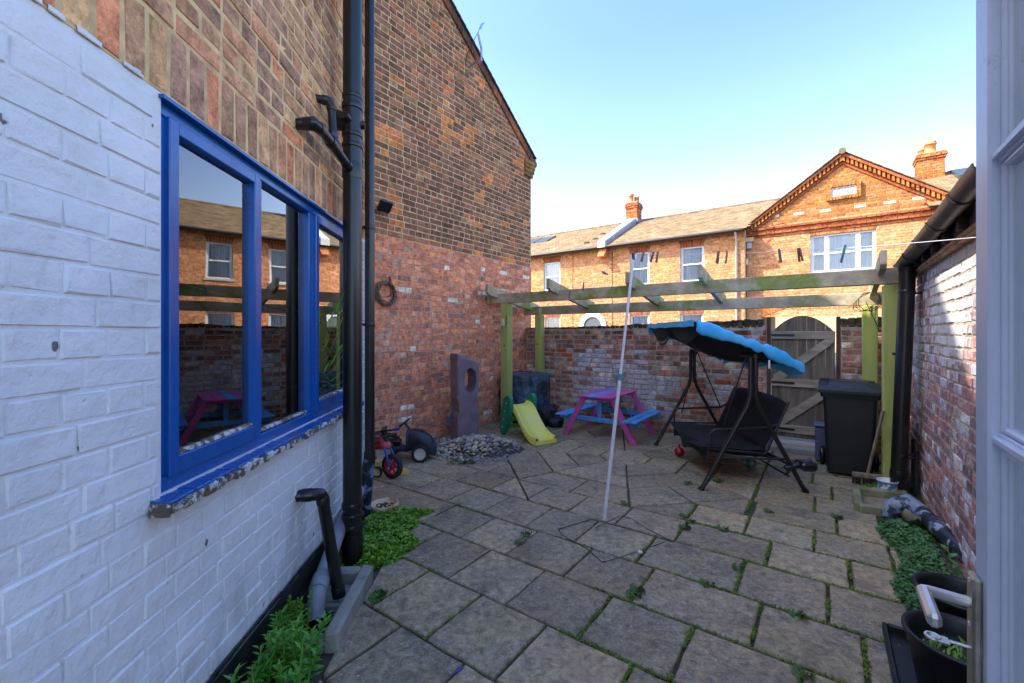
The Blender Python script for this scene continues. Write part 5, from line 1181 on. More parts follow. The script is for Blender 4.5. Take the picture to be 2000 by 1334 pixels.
c = MB(); p = UN(-1.42, 5.40, .062); c.ball(p, .058, n=18, m=12); c.tube([p+Vector((0, 0, .05)), p+Vector((0, 0, .085))], .012, 8); obj(c, 'red_ball', M('red_gloss', sr(150, 24, 28), bump=0, rough=.25), label='small glossy red ball with a stub lying under the swing seat', cat='ball')
c = MB(); p = UN(-.68, 5.42, .06)
for k in range(10): c.mi = k % 2; c.sheet(lambda a, b, k=k: (p.x+.075*math.sin(PI*b)*math.cos(2*PI*(k+a)/10), p.y+.075*math.sin(PI*b)*math.sin(2*PI*(k+a)/10), p.z+.055*math.cos(PI*b)), 3, 10)
obj(c, 'striped_ball', [M('ball_green', sr(30, 90, 66), bump=0, rough=.4), M('ball_pale', sr(120, 150, 136), bump=0, rough=.4)], label='green and pale striped ball under the back of the swing seat', cat='ball')
# ================================================================== WHEELIE BIN, BROOM, BUCKETS
m_bin = M('black_bin_plastic', (.008, .009, .011), (.012, .013, .015), 5, rough=.45, bump=.1, bsc=60)
BM = UNM(.20, 5.88, 0, 0); wb = thing('wheelie_bin', 'black wheelie bin with its lid shut beside the wooden gate', 'wheelie bin', tuple(UN(.2, 5.88, 0)))
def hexb(c, x0, x1, y0, y1, z0, X0, X1, Y0, Y1, z1, r=.035):
    def ring(a, b, d, e, z):
        o_ = []
        for (cx_, cy_, s0) in ((b-r, e-r, 0), (a+r, e-r, 1), (a+r, d+r, 2), (b-r, d+r, 3)):
            for k in range(5): th = (s0+k/4)*PI/2; o_.append((cx_+r*math.cos(th), cy_+r*math.sin(th), z))
        return o_
    A, B_ = ring(x0, x1, y0, y1, z0), ring(X0, X1, Y0, Y1, z1); n = len(A)
    c.add(A+B_, [(i, (i+1) % n, n+(i+1) % n, n+i) for i in range(n)]+[list(range(n))[::-1], [n+i for i in range(n)]], False)
c = MB(BM); hexb(c, -.18, .20, -.20, .20, .03, -.215, .235, -.24, .23, .86); hexb(c, -.235, .255, -.26, .25, .825, -.24, .26, -.265, .255, .87, .03); obj(c, 'body', m_bin, wb)
c = MB(BM); c.prism([(-.285, .872), (-.285, .90), (-.1, .935), (.2, .955), (.27, .95), (.27, .872)], -.255, .275, 'x'); hexb(c, -.20, .22, -.20, .20, .915, -.16, .18, -.10, .20, .965, .03)
obj(c, 'lid', m_bin, wb); c = MB(BM); c.tube([(-.22, .27, .93), (-.22, .33, .95), (.24, .33, .95), (.24, .27, .93)], .014, 8); c.box(-.24, -.17, .24, .30, .93, .985, .01); obj(c, 'handle', m_bin, wb)
for x in (-.22, .25): c = MB(BM @ T(x, .22, .10) @ Matrix.Rotation(rad(90), 4, 'Y')); c.lathe([(.03, -.02), (.085, -.025), (.1, -.015), (.1, .015), (.085, .025), (.03, .02)], 24); obj(c, 'wheel', m_blackpl, wb)
c = MB(BM); c.box(-.182-.02, -.178-.02, -.10, -.06, .64, .71); obj(c, 'sticker', m_wpaint, wb) if 0 else None
text('1 4', .07, BM @ T(-.202, -.1, .66) @ Matrix.Rotation(rad(-90), 4, 'Z') @ RX90, m_wpaint, 'house_number', wb, .001)
c = MB(UNM(-.03, 6.24, 0)); c.box(-.06, .06, -.10, .10, .0, .40, .02); c.box(-.075, .075, -.11, .11, .40, .44, .015); obj(c, 'caddy', M('purple_grey_plastic', sr(84, 88, 120), bump=0, rough=.4), label='narrow purple-grey caddy half hidden behind the black wheelie bin', cat='caddy')
h0 = G(1697, 948); br = thing('broom', 'old wooden yard broom leaning with its head on the paving by the bin', 'broom', tuple(h0))
m_old = M('old_wood', sr(120, 104, 86), sr(90, 78, 64), 12, rough=.9, bump=.4, stretch=(3, 3, .5), k=1.5)
c = MB(); c.tube([h0+Vector((.0, .02, .09)), UN(.455, 5.44, .75)], .013, 8); obj(c, 'handle', m_old, br)
c = MB(T(h0.x, h0.y, 0) @ Matrix.Rotation(rad(-28), 4, 'Z')); c.box(-.13, .14, -.03, .03, .07, .115, .008); obj(c, 'head', m_old, br)
c = MB(T(h0.x, h0.y, 0) @ Matrix.Rotation(rad(-28), 4, 'Z'))
for i in range(90): x, y = R.uniform(-.125, .135), R.uniform(-.027, .027); c.tube([(x, y, .07), (x*1.03, y*1.4, .002)], .003, 4, caps=False)
obj(c, 'bristles', M('bristle', sr(70, 56, 46), bump=0), br, kind='stuff')
def bucket(name, label, p, r, h, mat, band=None):
    t = thing(name, label, 'bucket', tuple(p)); c = MB(T(*p)); c.lathe([(0, .003), (r*.85, 0), (r, h), (r*1.05, h), (r*1.05, h-.012), (r*.97, h-.005), (r*.83, .02), (0, .02)], 24); obj(c, 'pail', mat, t)
    if band: c = MB(T(*p)); c.lathe([(r*.85+.15*r*.15+.001, h*.12), (r*.985+.001, h*.86)], 24); obj(c, 'printed_label', band, t)
    return t
bucket('paint_bucket', 'small blue and white printed tub at the foot of the right green post', G(1733, 968), .075, .145, m_wpaint, M('blue_print', sr(70, 130, 180), (.7, .7, .72), 18, (.56, .6), rough=.4, bump=0))
bucket('white_bucket', 'slim white plastic tub behind the blue one beside the downpipe', G(1750, 955), .06, .24, m_wpaint)
# ================================================================== CLOTHES LINE
m_alu = M('prop_metal', (.8, .8, .8), (.68, .68, .68), 20, rough=.4, metal=0, bump=.05); m_line = M('clothes_line', (.75, .75, .76), bump=0, rough=.5)
foot = G(1180, 1016); topp = Vector(((1237-1000)/FOC*3.52, 3.52, 2.115)); pr = thing('clothes_prop', 'long pale metal clothes prop leaning up to the washing line', 'clothes prop', tuple(foot))
mid = foot+(topp-foot)*.54
c = MB(); c.tube([foot, mid], .0145, 12); obj(c, 'lower_tube', m_alu, pr); c = MB(); c.tube([mid, topp], .0115, 12); obj(c, 'upper_tube', m_alu, pr)
c = MB(); c.tube([mid-(topp-foot)*.012, mid+(topp-foot)*.012], .018, 12); obj(c, 'clamp', M('teal_plastic', sr(60, 150, 160), bump=0, rough=.4), pr)
c = MB(); q = topp; c.tube([q-Vector((0, 0, .02)), q+Vector((-.0, 0, .035))], .013, 10); c.tube([q+Vector((.012, 0, .03)), q+Vector((.03, 0, .06))], .006, 6); obj(c, 'hook', M('dark_teal', sr(30, 60, 76), bump=0, rough=.4), pr)
lp0 = UN(-4.06, 5.40, 1.585); lp2 = Vector((2.25, 2.02, 1.955)); lp3 = Vector((3.35, .95, 2.0)); la = topp+Vector((.005, 0, .035))
cat_ = lambda a, b, s_, t: a+(b-a)*t-Vector((0, 0, s_*4*t*(1-t)))
Lp = [cat_(lp0, la, .02, i/12) for i in range(12)]+[cat_(la, lp2, .035, i/14) for i in range(14)]+[lp2, lp3]
c = MB(); c.tube(Lp, .0018, 6); obj(c, 'washing_line', m_line, label='thin washing line strung from the left green post over the prop to the right', cat='washing line')
pegm = {k: M('peg_'+k, v, bump=0, rough=.6) for k, v in dict(wood=sr(120, 96, 80), grey=sr(96, 92, 96), blue=sr(50, 84, 130), teal=sr(14, 84, 92), purple=sr(96, 84, 150), pale=sr(180, 170, 160)).items()}
def peg(a, b, s_, t, mat, label, L=.085, tilt=0, yaw=0):
    p = cat_(a, b, s_, t); o = thing('clothes_peg', label, 'clothes peg', tuple(p), 'pegs clipped on the washing line')
    MX = T(*p) @ Matrix.Rotation(math.atan2(b.y-a.y, b.x-a.x)+yaw, 4, 'Z') @ Matrix.Rotation(tilt, 4, 'Y')
    for s2 in (-1, 1):
        c = MB(MX); y = .005*s2; c.add([(-.005, y-.004, .018), (.005, y-.004, .018), (.005, y*2.6-.004, -L+.018), (-.005, y*2.6-.004, -L+.018), (-.005, y+.004, .018), (.005, y+.004, .018), (.005, y*2.6+.004, -L+.018), (-.005, y*2.6+.004, -L+.018)], [(0, 1, 2, 3), (7, 6, 5, 4), (0, 4, 5, 1), (1, 5, 6, 2), (2, 6, 7, 3), (3, 7, 4, 0)]); obj(c, 'jaw', mat, o)
    c = MB(MX @ T(0, 0, -.02)); c.tube([(-.008, 0, 0), (.008, 0, 0)], .005, 8); obj(c, 'spring', MATS['galvanised_metal'], o)
PGS = [(lp0, la, .02, .42, 'pale', 'pale peg on the washing line nearest the left post', 0.1, 0), (lp0, la, .02, .66, 'grey', 'grey peg second along the washing line from the left post', .15, .9), (lp0, la, .02, .75, 'purple', 'purple peg on the sloping part of the washing line', .1, .9), (lp0, la, .02, .86, 'grey', 'grey peg swung sideways just left of the prop top', -1.1, 0),
       (la, lp2, .035, .045, 'wood', 'wooden peg hanging just right of the prop top', .25, .3), (la, lp2, .035, .09, 'blue', 'blue peg close to the prop top over the sash window', .3, .3), (la, lp2, .035, .11, 'wood', 'dark wooden peg beside the blue peg near the prop', .15, .3),
       (la, lp2, .035, .35, 'grey', 'large grey peg on the line left of the house downpipe', .12, .1), (la, lp2, .035, .38, 'wood', 'brown peg on the line beside the grey one over the downpipe', .1, .5), (la, lp2, .035, .545, 'grey', 'dark grey peg on the line left of the gabled house window', -.12, .1), (la, lp2, .035, .60, 'wood', 'dark brown open peg on the line beside the gabled house window', -.2, 1.0), (la, lp2, .035, .715, 'teal', 'big dark teal peg on the line across the gabled house window', .2, .2)]
for (a, b, s_, t, k, lab, ti, ya) in PGS: peg(a, b, s_, t, pegm[k], lab, .085 if k != 'teal' else .1, ti, ya)
c = MB(); rp_ = [G(700+x/3.073, 900+y/3.073, .006) for x, y in ((1400, 350), (1200, 410), (1225, 445), (1290, 482), (1370, 525), (1462, 606), (1500, 600), (1600, 568), (1700, 535), (1840, 485))]; c.tube(rp_, .0024, 6)
rp_ = [G(1200+x/3.073, 900+y/3.073, .006) for x, y in ((-110, 400), (30, 330), (100, 345), (200, 410), (350, 485), (240, 455), (60, 400), (-140, 350))]; c.tube(rp_, .0022, 6); obj(c, 'rope_loop', M('dark_cord', sr(60, 60, 66), bump=0), label='thin dark cord looped on the paving in front of the clothes prop', cat='cord')
# ================================================================== POT, TOYS
pp = G(751, 1008); fp = thing('flower_pot', 'cream and terracotta plant pot among the ivy by the house corner', 'plant pot', tuple(pp))
c = MB(T(*pp)); c.lathe([(.075, 0), (.097, .06)], 28); c.lathe([(.097, .06), (.102, .068), (.112, .092), (.114, .108), (.105, .110), (.099, .10), (.09, .08), (0, .075)], 28); obj(c, 'pot', M('stained_terracotta', sr(200, 176, 136), sr(172, 110, 76), 6, (.5, .62), rough=.8, bump=.1, k=1.2), fp)
c = MB(T(*pp)); 
for _ in range(60): a = R.uniform(0, 6.28); r = .08*R.random()**.5; c.ball((r*math.cos(a), r*math.sin(a), .080), .009, n=5, m=3)
obj(c, 'soil', m_soil, fp, kind='stuff')
m_tyre = M('rubber_tyre', (.015, .015, .016), (.03, .03, .03), 10, rough=.8, bump=.3, bsc=40); m_redp = M('red_plastic', sr(196, 40, 44), sr(170, 34, 40), 5, rough=.35, bump=0); m_pinkp = M('faded_pink_plastic', sr(196, 92, 108), sr(186, 70, 90), 5, rough=.45, bump=0)
m_bluep = M('royal_blue_plastic', sr(36, 74, 170), bump=0, rough=.35); m_yp = M('cream_yellow_plastic', sr(214, 196, 120), bump=0, rough=.4); m_hub = M('hub_plastic', sr(200, 194, 176), bump=0, rough=.5)
def wheel(parent, p, yaw, r, wd, tyre, rim, spokes=0, name='wheel', tread=False):
    MX = T(*p) @ Matrix.Rotation(yaw, 4, 'Z') @ Matrix.Rotation(rad(90), 4, 'X'); n = 36 if tread else 28
    c = MB(MX); c.lathe([(r*.70, -wd*.4), (r*.92, -wd*.5), (r, -wd*.35), (r, wd*.35), (r*.92, wd*.5), (r*.70, wd*.4)], n)
    if tread:
        for k in range(18): o = c.M; c.M = o @ Matrix.Rotation(2*PI*k/18, 4, 'Z'); c.box(r*.95, r*1.05, -.012, .008, -wd*.5, 0, .002); c.box(r*.95, r*1.05, .008, .028, 0, wd*.5, .002); c.M = o
    wo = obj(c, name, tyre, parent); c = MB(MX)
    if spokes:
        c.lathe([(r*.62, -wd*.3), (r*.72, -wd*.36), (r*.72, wd*.36), (r*.62, wd*.3), (r*.62, -wd*.3)], n); c.lathe([(0, -wd*.45), (r*.2, -wd*.4), (r*.2, wd*.4), (0, wd*.45)], 14)
        for k in range(spokes): o = c.M; c.M = o @ Matrix.Rotation(2*PI*k/spokes, 4, 'Z'); c.box(r*.15, r*.66, -r*.09, r*.09, -wd*.2, wd*.2, .003); c.M = o
    else: c.lathe([(0, -wd*.25), (r*.18, -wd*.4), (r*.22, -wd*.25), (r*.6, -wd*.25), (r*.71, -wd*.42), (r*.71, wd*.42), (r*.6, wd*.25), (0, wd*.25)], n)
    obj(c, 'rim', rim, wo); return wo
# balance bike: front wheel towards us
fw_ = G(766, 934)+Vector((0, 0, .125)); hd = Vector((.50, -.42, 0)).normalized(); yaw = math.atan2(hd.y, hd.x)
bk = thing('childs_bike', 'little red and pink child bike with a red spoked front wheel', 'bike', (fw_.x-.2, fw_.y+.15, 0))
wheel(bk, fw_, yaw+.25, .125, .05, m_tyre, m_redp, 6); rw = fw_-hd*.52; wheel(bk, (rw.x, rw.y, .115), yaw, .11, .045, m_tyre, m_redp, 6)
sd = Vector((-hd.y, hd.x, 0))
hdt = fw_-hd*.085+Vector((0, 0, .19))
for s_ in (-1, 1): c = MB(); c.tube([fw_+sd*s_*.04, fw_+sd*s_*.045-hd*.02+Vector((0, 0, .08)), hdt+sd*s_*.03-Vector((0, 0, .02)), hdt], .012, 8); obj(c, 'fork', m_bluep, bk)
c = MB(); c.tube([hdt+Vector((0, 0, -.02)), hdt+Vector((0, 0, .03))-hd*.02], .03, 12); c.tube([hdt+Vector((0, 0, .0))-hd*.02, hdt-hd*.17-Vector((0, 0, .03)), rw+Vector((0, 0, .06))-hd*.0], [.035, .032, .018], 10); obj(c, 'frame', m_redp, bk)
c = MB(); c.box(0, 0, 0, 0, 0, 0) if 0 else c.ball(hdt-hd*.03+Vector((0, 0, .005)), .06, .05, .045, 14, 8, .1, 3); c.tube([hdt-hd*.1+Vector((0, 0, .045)), hdt-hd*.2+Vector((0, 0, .055)), hdt-hd*.33+Vector((0, 0, .03))], [.02, .04, .045], 12); obj(c, 'fairing', m_pinkp, bk)
hb = hdt+Vector((0, 0, .10))-hd*.03; c = MB(); c.tube([hdt, hb], .012, 8); c.tube([hb-sd*.15-hd*.03, hb-sd*.05, hb+sd*.05, hb+sd*.15-hd*.03], .011, 8); obj(c, 'handlebar', m_blackpl, bk)
st_ = hdt-hd*.24+Vector((0, 0, .085)); c = MB(); c.ball(st_, .085, .05, .022, 16, 8); c.tube([st_, st_-Vector((0, 0, .06))], .012, 8); obj(c, 'saddle', m_blackpl, bk)
# toy tractor
TM = T(-1.27, 5.13, 0) @ Matrix.Rotation(rad(2), 4, 'Z'); tt = thing('toy_tractor', 'dark blue-grey ride-on toy tractor with pale wheel hubs against the gable', 'toy tractor', (-1.27, 5.13, 0))
m_trac = M('navy_toy_plastic', sr(38, 42, 54), sr(30, 33, 42), 6, rough=.45, bump=.05, k=1.5)
def loft(c, secs):                                             # secs: x, half width, z bottom, z top, power
    n = 18; V = []
    for (x, w2, zb, zt) in secs:
        for k in range(n):
            a = 2*PI*k/n; e = .55; cx_ = abs(math.cos(a))**e*math.copysign(1, math.cos(a)); s2 = abs(math.sin(a))**e*math.copysign(1, math.sin(a)); V.append((x, w2*cx_, (zb+zt)/2+(zt-zb)/2*s2))
    m = len(secs); c.add(V, [(i*n+j, i*n+(j+1) % n, (i+1)*n+(j+1) % n, (i+1)*n+j) for i in range(m-1) for j in range(n)]+[list(range(n)), [(m-1)*n+k for k in range(n)][::-1]], True)
c = MB(TM); loft(c, [(.02, .085, .10, .35), (.06, .095, .10, .355), (.16, .10, .10, .345), (.24, .10, .09, .31), (.30, .098, .06, .26), (.345, .09, .04, .19), (.36, .07, .05, .15)]); loft(c, [(-.32, .05, .10, .17), (0, .06, .09, .16), (.04, .06, .09, .16)]); obj(c, 'body', m_trac, tt)
c = MB(TM)
for k in range(5): c.box(.08, .2, -.104, -.096, .16+k*.022, .17+k*.022, .002)
for k in range(6): c.box(.10+k*.022, .113+k*.022, -.05, .05, .345-k*.004, .356-k*.004, .002)
obj(c, 'grille', m_blackpl, tt)
for (x, y, r, wd) in ((.20, -.15, .095, .055), (.20, .15, .095, .055), (-.22, -.17, .13, .07), (-.22, .17, .13, .07)): wheel(tt, TM @ Vector((x, y, r)), rad(2), r, wd, m_tyre, m_hub, 0, tread=True)
c = MB(TM); c.tube([(.20, -.15, .095), (.2, .15, .095)], .012, 8); c.tube([(-.22, -.17, .13), (-.22, .17, .13)], .012, 8); obj(c, 'axle', m_blackpl, tt)
c = MB(TM @ T(-.01, 0, .43) @ Matrix.Rotation(rad(-38), 4, 'Y')); c.tube([(.075*math.cos(2*PI*k/16), .075*math.sin(2*PI*k/16), 0) for k in range(16)], .011, 8, closed=True); c.tube([(-.07, 0, 0), (.07, 0, 0)], .01, 6); c.tube([(0, -.07, 0), (0, .07, 0)], .01, 6); c.tube([(0, 0, 0), (0, 0, -.13)], .014, 8); obj(c, 'steering_wheel', m_blackpl, tt)
c = MB(TM); c.sheet(lambda p, q: (-.20-.05*p+(.13 if p < .5 else 0)*(1-2*p), -.09+.18*q, .22+(.0 if p < .5 else (p-.5)*.34)-.02*math.sin(PI*q)), 10, 8); c.box(-.16, -.06, -.05, .05, .16, .21, .01); c.box(-.27, -.235, -.09, .09, .20, .38, .015); obj(c, 'seat', m_blackpl, tt)
pb = thing('push_bar', 'black push handle with blue grip standing over the child bike', 'handle', (-1.45, 4.9, .4))
c = MB(); a0 = Vector(((722-1000)/FOC*4.9, 4.9, EYE-(846-HZ)/FOC*4.9)); a1 = Vector(((778-1000)/FOC*4.8, 4.8, EYE-(838-HZ)/FOC*4.8)); c.tube([rw+Vector((0, 0, .12)), a0+Vector((-.05, 0, -.02)), a0, a1], .010, 8); obj(c, 'bar', m_blackpl, pb); c = MB(); c.tube([a1-(a1-a0)*.13, a1+(a1-a0)*.03], .018, 10); obj(c, 'grip', m_bluep, pb)
yt = G(731, 932); tk = thing('toy_truck', 'small cream-yellow toy truck with black wheels beside the child bike', 'toy truck', tuple(yt))
c = MB(T(yt.x, yt.y+.07, 0) @ Matrix.Rotation(rad(-8), 4, 'Z')); c.box(-.12, .09, -.045, .045, .07, .125, .012); c.box(-.02, .07, -.045, .045, .12, .17, .015); obj(c, 'body', m_yp, tk)
for dx_ in (-.08, .03): wheel(tk, (yt.x+dx_, yt.y, .055), rad(-8), .055, .04, m_tyre, m_yp, 0)
p = G(788, 925); c = MB(T(*p) @ Matrix.Rotation(rad(30), 4, 'Z')); c.prism([(-.04, 0), (.05, 0), (.06, .02), (.02, .05), (-.04, .045)], -.035, .035, 'y'); c.box(-.06, -.04, -.02, .02, .01, .03, .004); obj(c, 'yellow_scoop', M('bright_yellow', sr(220, 190, 70), bump=0, rough=.4), label='yellow toy scoop lying on the paving beside the red bike wheel', cat='toy')
# ================================================================== PLANTS
m_iv1 = M('ground_ivy_leaf', (.19, .38, .02), (.10, .24, .015), 14, rough=.5, bump=0, dirt=(.30, .26, .07), dsc=30, damt=(.64, .7)); m_iv2 = M('dark_ground_leaf', (.08, .21, .05), (.05, .14, .035), 12, rough=.5, bump=0, dirt=(.10, .17, .02), dsc=3)
def carpet(name, label, inside, bx, cnt, mat, L, h, seed):
    rng = random.Random(seed); t = thing(name, label, 'ground cover', ((bx[0]+bx[1])/2, (bx[2]+bx[3])/2, 0)); c = MB(); k = 0
    while k < cnt:
        x, y = rng.uniform(bx[0], bx[1]), rng.uniform(bx[2], bx[3]); e = inside(x, y)
        if e <= 0: continue
        k += 1; H_ = h*min(1, e)*(.55+.45*noise.noise(Vector((x*9, y*9, seed)))+.4); z = H_*rng.random()**.6
        a = rng.uniform(0, 6.28); d = Vector((math.cos(a), math.sin(a), rng.uniform(-.3, .9))); c.leaf(Vector((x, y, z)), d, Vector((rng.uniform(-.9, .9), rng.uniform(-.9, .9), 1)), L*rng.uniform(.6, 1.25), L*rng.uniform(.6, .95), .1)
    obj(c, 'leaves', mat, t, kind='stuff')
def ins_l(x, y):
    wallx = -1.05-.0428*y; r = -.72-.13*max(0, (2.95-y)/.2)*1+.05*math.sin(y*9)+.03*math.sin(y*23)
    if y < 2.72 or y > 3.62: return 0
    e = min(x-wallx if y < 3.57 else 1, r-x, y-2.72, 3.62-y); 
    if math.hypot(x-pp.x, y-pp.y) < .115: return 0
    if math.hypot(x-SX, y-SY) < .07: return 0
    return e*9
carpet('creeping_plant', 'bright green creeping plant spreading round the foot of the soil pipe', ins_l, (-1.2, -.66, 2.72, 3.66), 7500, m_iv1, .027, .09, 3)
def ins_r(x, y):
    u = x*CA-y*SA; n = x*SA+y*CA; v = Vector((x, y, 0))-PR0; dw = -(v.dot(Vector((ER.y, -ER.x, 0))))
    if n < 2.95 or n > 4.62 or dw < .08: return 0
    e = min(u-.37-.04*math.sin(n*7), dw-.08, n-2.95+.02, 4.62-n)*7
    if noise.noise(Vector((x*5, y*5, 9))) > .32 and n < 3.6: return 0
    return e
c = MB(RU); c.prism([(.36, .5), (.95, .5), (.95, 4.7), (.40, 4.7)], -.05, -.008); obj(c, 'planting_bed', m_soil, kind='structure')
carpet('creeping_plant', 'dark green creeping plant filling the bed under the right wall', ins_r, (2.0, 3.7, 1.7, 3.9), 7000, m_iv2, .028, .055, 5)
def bush(name, label, stems, L, W, mat, per=16, cat='plant'):
    x0_ = sum(s[0] for s in stems)/len(stems); y0_ = sum(s[1] for s in stems)/len(stems); t = thing(name, label, cat, (x0_, y0_, 0)); sm = MB(); lf = MB()
    for (x, y, h, lx, ly) in stems:
        b = Vector((x, y, 0)); tp2 = b+Vector((lx, ly, h)); m2 = b+(tp2-b)*.5+Vector((-lx*.15, -ly*.15, h*.05)); sm.tube([b, m2, tp2], [.006, .005, .003], 6)
        for k in range(per):
            f = .12+.88*k/per; p = b+(m2-b)*(f*2) if f < .5 else m2+(tp2-m2)*(f*2-1); a = k*2.4+R.uniform(-.4, .4); up = .15+.9*(f**2); d = Vector((math.cos(a), math.sin(a), up+R.uniform(-.2, .2)))
            lf.leaf(p, d, Vector((0, 0, 1)), L*R.uniform(.65, 1.2)*(1.1-.45*f), W*R.uniform(.8, 1.2)*(1.1-.3*f), .12)
    obj(sm, 'stems', mat, t); obj(lf, 'leaves', mat, t, kind='stuff')
m_lush = M('lush_leaf', (.12, .34, .03), (.07, .24, .025), 9, rough=.4, bump=0, dirt=(.24, .26, .05), dsc=22, damt=(.6, .68))
st2 = [(R.uniform(-1.07, -.84), R.uniform(1.62, 2.0), R.uniform(.16, .27), R.uniform(-.06, .09), R.uniform(-.06, .06)) for _ in range(34)]
bush('leafy_weed', 'lush green weed with pointed leaves against the white wall in the near left corner', st2, .062, .019, m_lush, 22)
st3 = [(R.uniform(-1.12, -1.02), R.uniform(2.0, 2.16), R.uniform(.08, .22), R.uniform(-.02, .03), R.uniform(-.03, .03)) for _ in range(14)]
bush('small_weed', 'small round-leaved weed climbing the black plinth beside the drain', st3, .024, .017, m_iv1, 22)
bush('nettle', 'pale green broad-leaved seedling beside the pipe and the black tubs', [(2.50, 2.42, .20, .02, .0), (2.54, 2.47, .26, -.02, .02), (2.47, 2.38, .15, -.04, -.02)], .075, .05, M('pale_leaf', (.12, .26, .07), (.07, .2, .04), 10, rough=.5, bump=0), 7)
q_ = G(1706, 965); bush('small_plant', 'tiny bright green plant growing beside the blue and white tub', [(q_.x+R.uniform(-.05, .07), q_.y+R.uniform(-.03, .05), R.uniform(.04, .09), 0, 0) for _ in range(14)], .028, .02, m_iv1, 10)
# ================================================================== TUBS AND TRAY
def tub(label, u, n, r, h, sy, seed):
    p = UN(u, n, .012); t = thing('plant_tub', label, 'plant tub', tuple(p)); c = MB(T(*p) @ RU); c.lathe([(0, .0), (r*.74, 0), (r*.78, .01), (r*.93, h*.72), (r*.96, h*.73), (r, h*.93), (r*1.06, h*.95), (r*1.06, h), (r*.98, h), (r*.92, h*.93), (r*.88, h*.72), (r*.8, h*.45), (0, h*.45)], 40, sy=sy); obj(c, 'tub', m_bin, t)
    c = MB(T(*p) @ RU); c.lathe([(r*.83, h*.60), (0, h*.62)], 24, sy=sy); obj(c, 'soil', m_soil, t); c = MB(T(*p) @ RU); rng = random.Random(seed)
    for _ in range(170):
        a = rng.uniform(0, 6.28); q = r*.78*rng.random()**.5; a2 = rng.uniform(0, 6.28); c.leaf(Vector((q*math.cos(a), q*math.sin(a)*sy, h*.62)), Vector((math.cos(a2), math.sin(a2), rng.uniform(.2, 2))), Vector((0, 0, 1)), rng.uniform(.015, .05), .012)
    obj(c, 'seedlings', m_iv1, t, kind='stuff')
tub('nearer black plastic tub with seedlings standing in the black tray', .455, 2.50, .175, .24, 1.0, 1); tub('farther black plastic tub with seedlings just behind the tray', .535, 2.95, .165, .24, 1.0, 2)
c = MB(RU); 
for (a, b, d, e) in ((.235, .255, 1.75, 2.86), (.74, .76, 1.75, 2.86), (.255, .74, 2.84, 2.86), (.255, .74, 1.75, 1.77)): c.box(a, b, d, e, -.004, .045, .006)
c.box(.25, .745, 1.76, 2.85, -.004, .006); obj(c, 'drip_tray', m_bin, label='long black plastic tray lying on the paving under the nearer tub', cat='tray')
# small litter
p = G(1250, 1082); c = MB(); c.ball((p.x, p.y, .012), .018, .012, .012, 8, 6, .5, 2); obj(c, 'white_scrap', m_wpaint, label='tiny white scrap lying on the paving by the cord', cat='litter')
p = G(897, 1312); c = MB(T(p.x, p.y, .004) @ Matrix.Rotation(rad(50), 4, 'Z')); c.box(-.02, .02, -.005, .005, 0, .01, .002); obj(c, 'blue_scrap', m_bluep, label='small blue plastic scrap in a paving joint at the bottom', cat='litter')
p = G(1728, 1053); c = MB(); c.ball((p.x, p.y, .01), .028, .014, .012, 8, 6, .4, 5); obj(c, 'dead_leaf', M('dead_leaf', sr(60, 44, 36), bump=0), label='dark dead leaf on the paving edge beside the creeping plant', cat='leaf')
# ================================================================== OPEN DOOR ON THE RIGHT
m_door = M('white_door_paint', (.60, .66, .78), (.52, .58, .70), 5, rough=.4, bump=.15, bsc=30, dirt=(.32, .34, .4), dsc=14, damt=(.66, .8))
m_glass_door = glass_mat('door_glass', 2.2, (.8, .86, .86), 1.5)
DO = Vector((.862, .80, 0)); DM = Matrix(((-SA, CA, 0, DO.x), (-CA, -SA, 0, DO.y), (0, 0, 1, 0), (0, 0, 0, 1)))    # x towards the hinge, y into the leaf
dl = thing('glazed_door', 'open white glazed door leaf at the right edge of the view', 'door', tuple(DM @ Vector((.35, .02, .1))))
c = MB(DM); c.box(0, .076, 0, .046, .1, 2.25, .004); c.box(.70, .776, 0, .046, .1, 2.25, .004); obj(c, 'stile', m_door, dl)
for (za, zb) in ((2.13, 2.25), (.70, .86), (.1, .3)): c = MB(DM); c.box(.074, .702, .001, .045, za, zb, .004); obj(c, 'rail', m_door, dl)
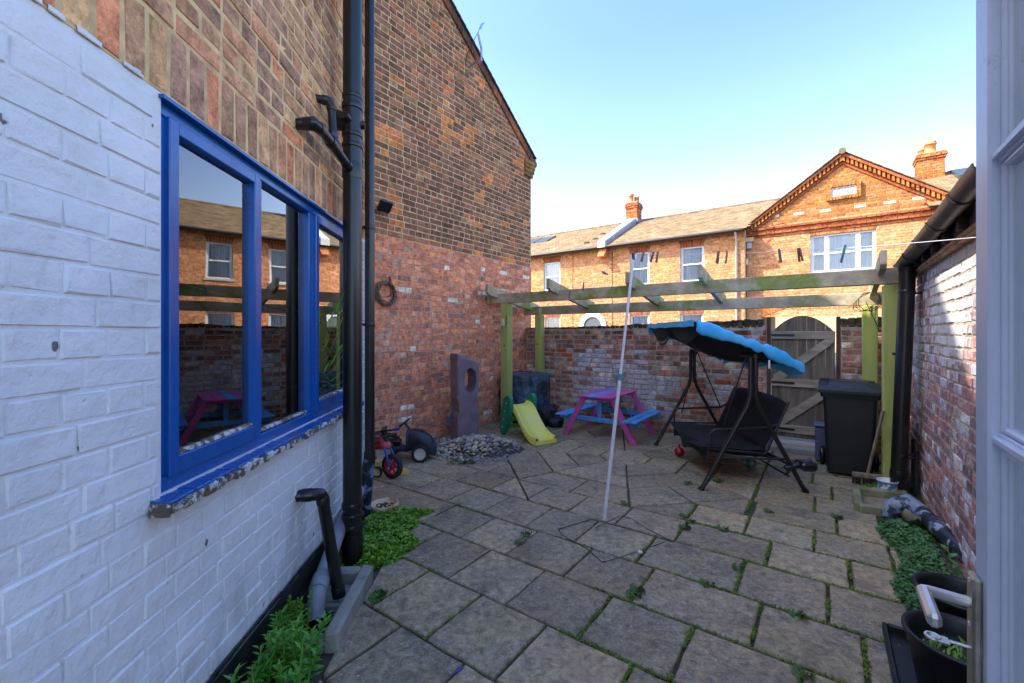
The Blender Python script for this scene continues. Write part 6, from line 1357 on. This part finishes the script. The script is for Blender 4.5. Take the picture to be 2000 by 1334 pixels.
for zm_ in (1.80, 1.318):
    c = MB(DM); c.box(.074, .702, .012, .040, zm_-.012, zm_+.012, .002); c.box(.074, .702, .004, .018, zm_-.006, zm_+.006, .002); obj(c, 'glazing_bar', m_door, dl)
c = MB(DM)
for (za, zb) in ((.86, 1.306), (1.33, 1.788), (1.812, 2.13)): c.box(.076, .092, .014, .04, za, zb, .004); c.box(.092, .1, .02, .04, za, zb, .002); c.box(.092, .702, .014, .04, za, za+.012, .004); c.box(.092, .702, .014, .04, zb-.012, zb, .004)
obj(c, 'glazing_bead', m_door, dl)
for (za, zb) in ((.86, 1.306), (1.33, 1.788), (1.812, 2.13)): c = MB(DM); c.box(.09, .702, .024, .028, za, zb); obj(c, 'glass_pane', m_glass_door, dl)
c = MB(DM); c.box(.08, .70, .018, .04, .3, .70, .006); obj(c, 'lower_panel', m_door, dl)
m_steel = M('worn_brass', (.62, .56, .42), (.34, .30, .24), 14, rough=.3, metal=.9, bump=.05); m_sat = M('satin_steel', (.75, .75, .72), (.6, .6, .56), 12, rough=.3, metal=.8, bump=0)
hd_ = dl
c = MB(DM); c.box(.012, .052, -.014, -.0005, .78, 1.062, .004); pl_ = obj(c, 'lock_plate', m_steel, hd_)
c = MB(DM)
for z in (.80, .97, 1.05): c.M = DM @ T(.032, -.0135, z) @ Matrix.Rotation(rad(90), 4, 'X'); c.lathe([(0, .003), (.005, .002), (.006, 0)], 8)
obj(c, 'screw', m_sat, pl_)
c = MB(DM); c.tube([(.032, -.014, 1.01), (.032, -.066, 1.012), (.036, -.074, 1.012), (.05, -.076, 1.01)], [.0095, .0095, .0095, .0095], 10); hx = .045
c.box(.028, .145, -.085, -.066, .998, 1.022, .006); obj(c, 'lever_handle', m_sat, pl_)
c = MB(DM); c.tube([(.032, -.014, .928), (.032, -.04, .928)], .003, 8); c.box(.022, .044, -.066, -.04, .9265, .9295, .001); c.tube([(.032+.010*math.cos(2*PI*k/14), -.062+.010*math.sin(2*PI*k/14), .928) for k in range(14)], .0035, 6, closed=True); obj(c, 'door_key', m_sat, label='small key sticking out of the white door lock', cat='key')
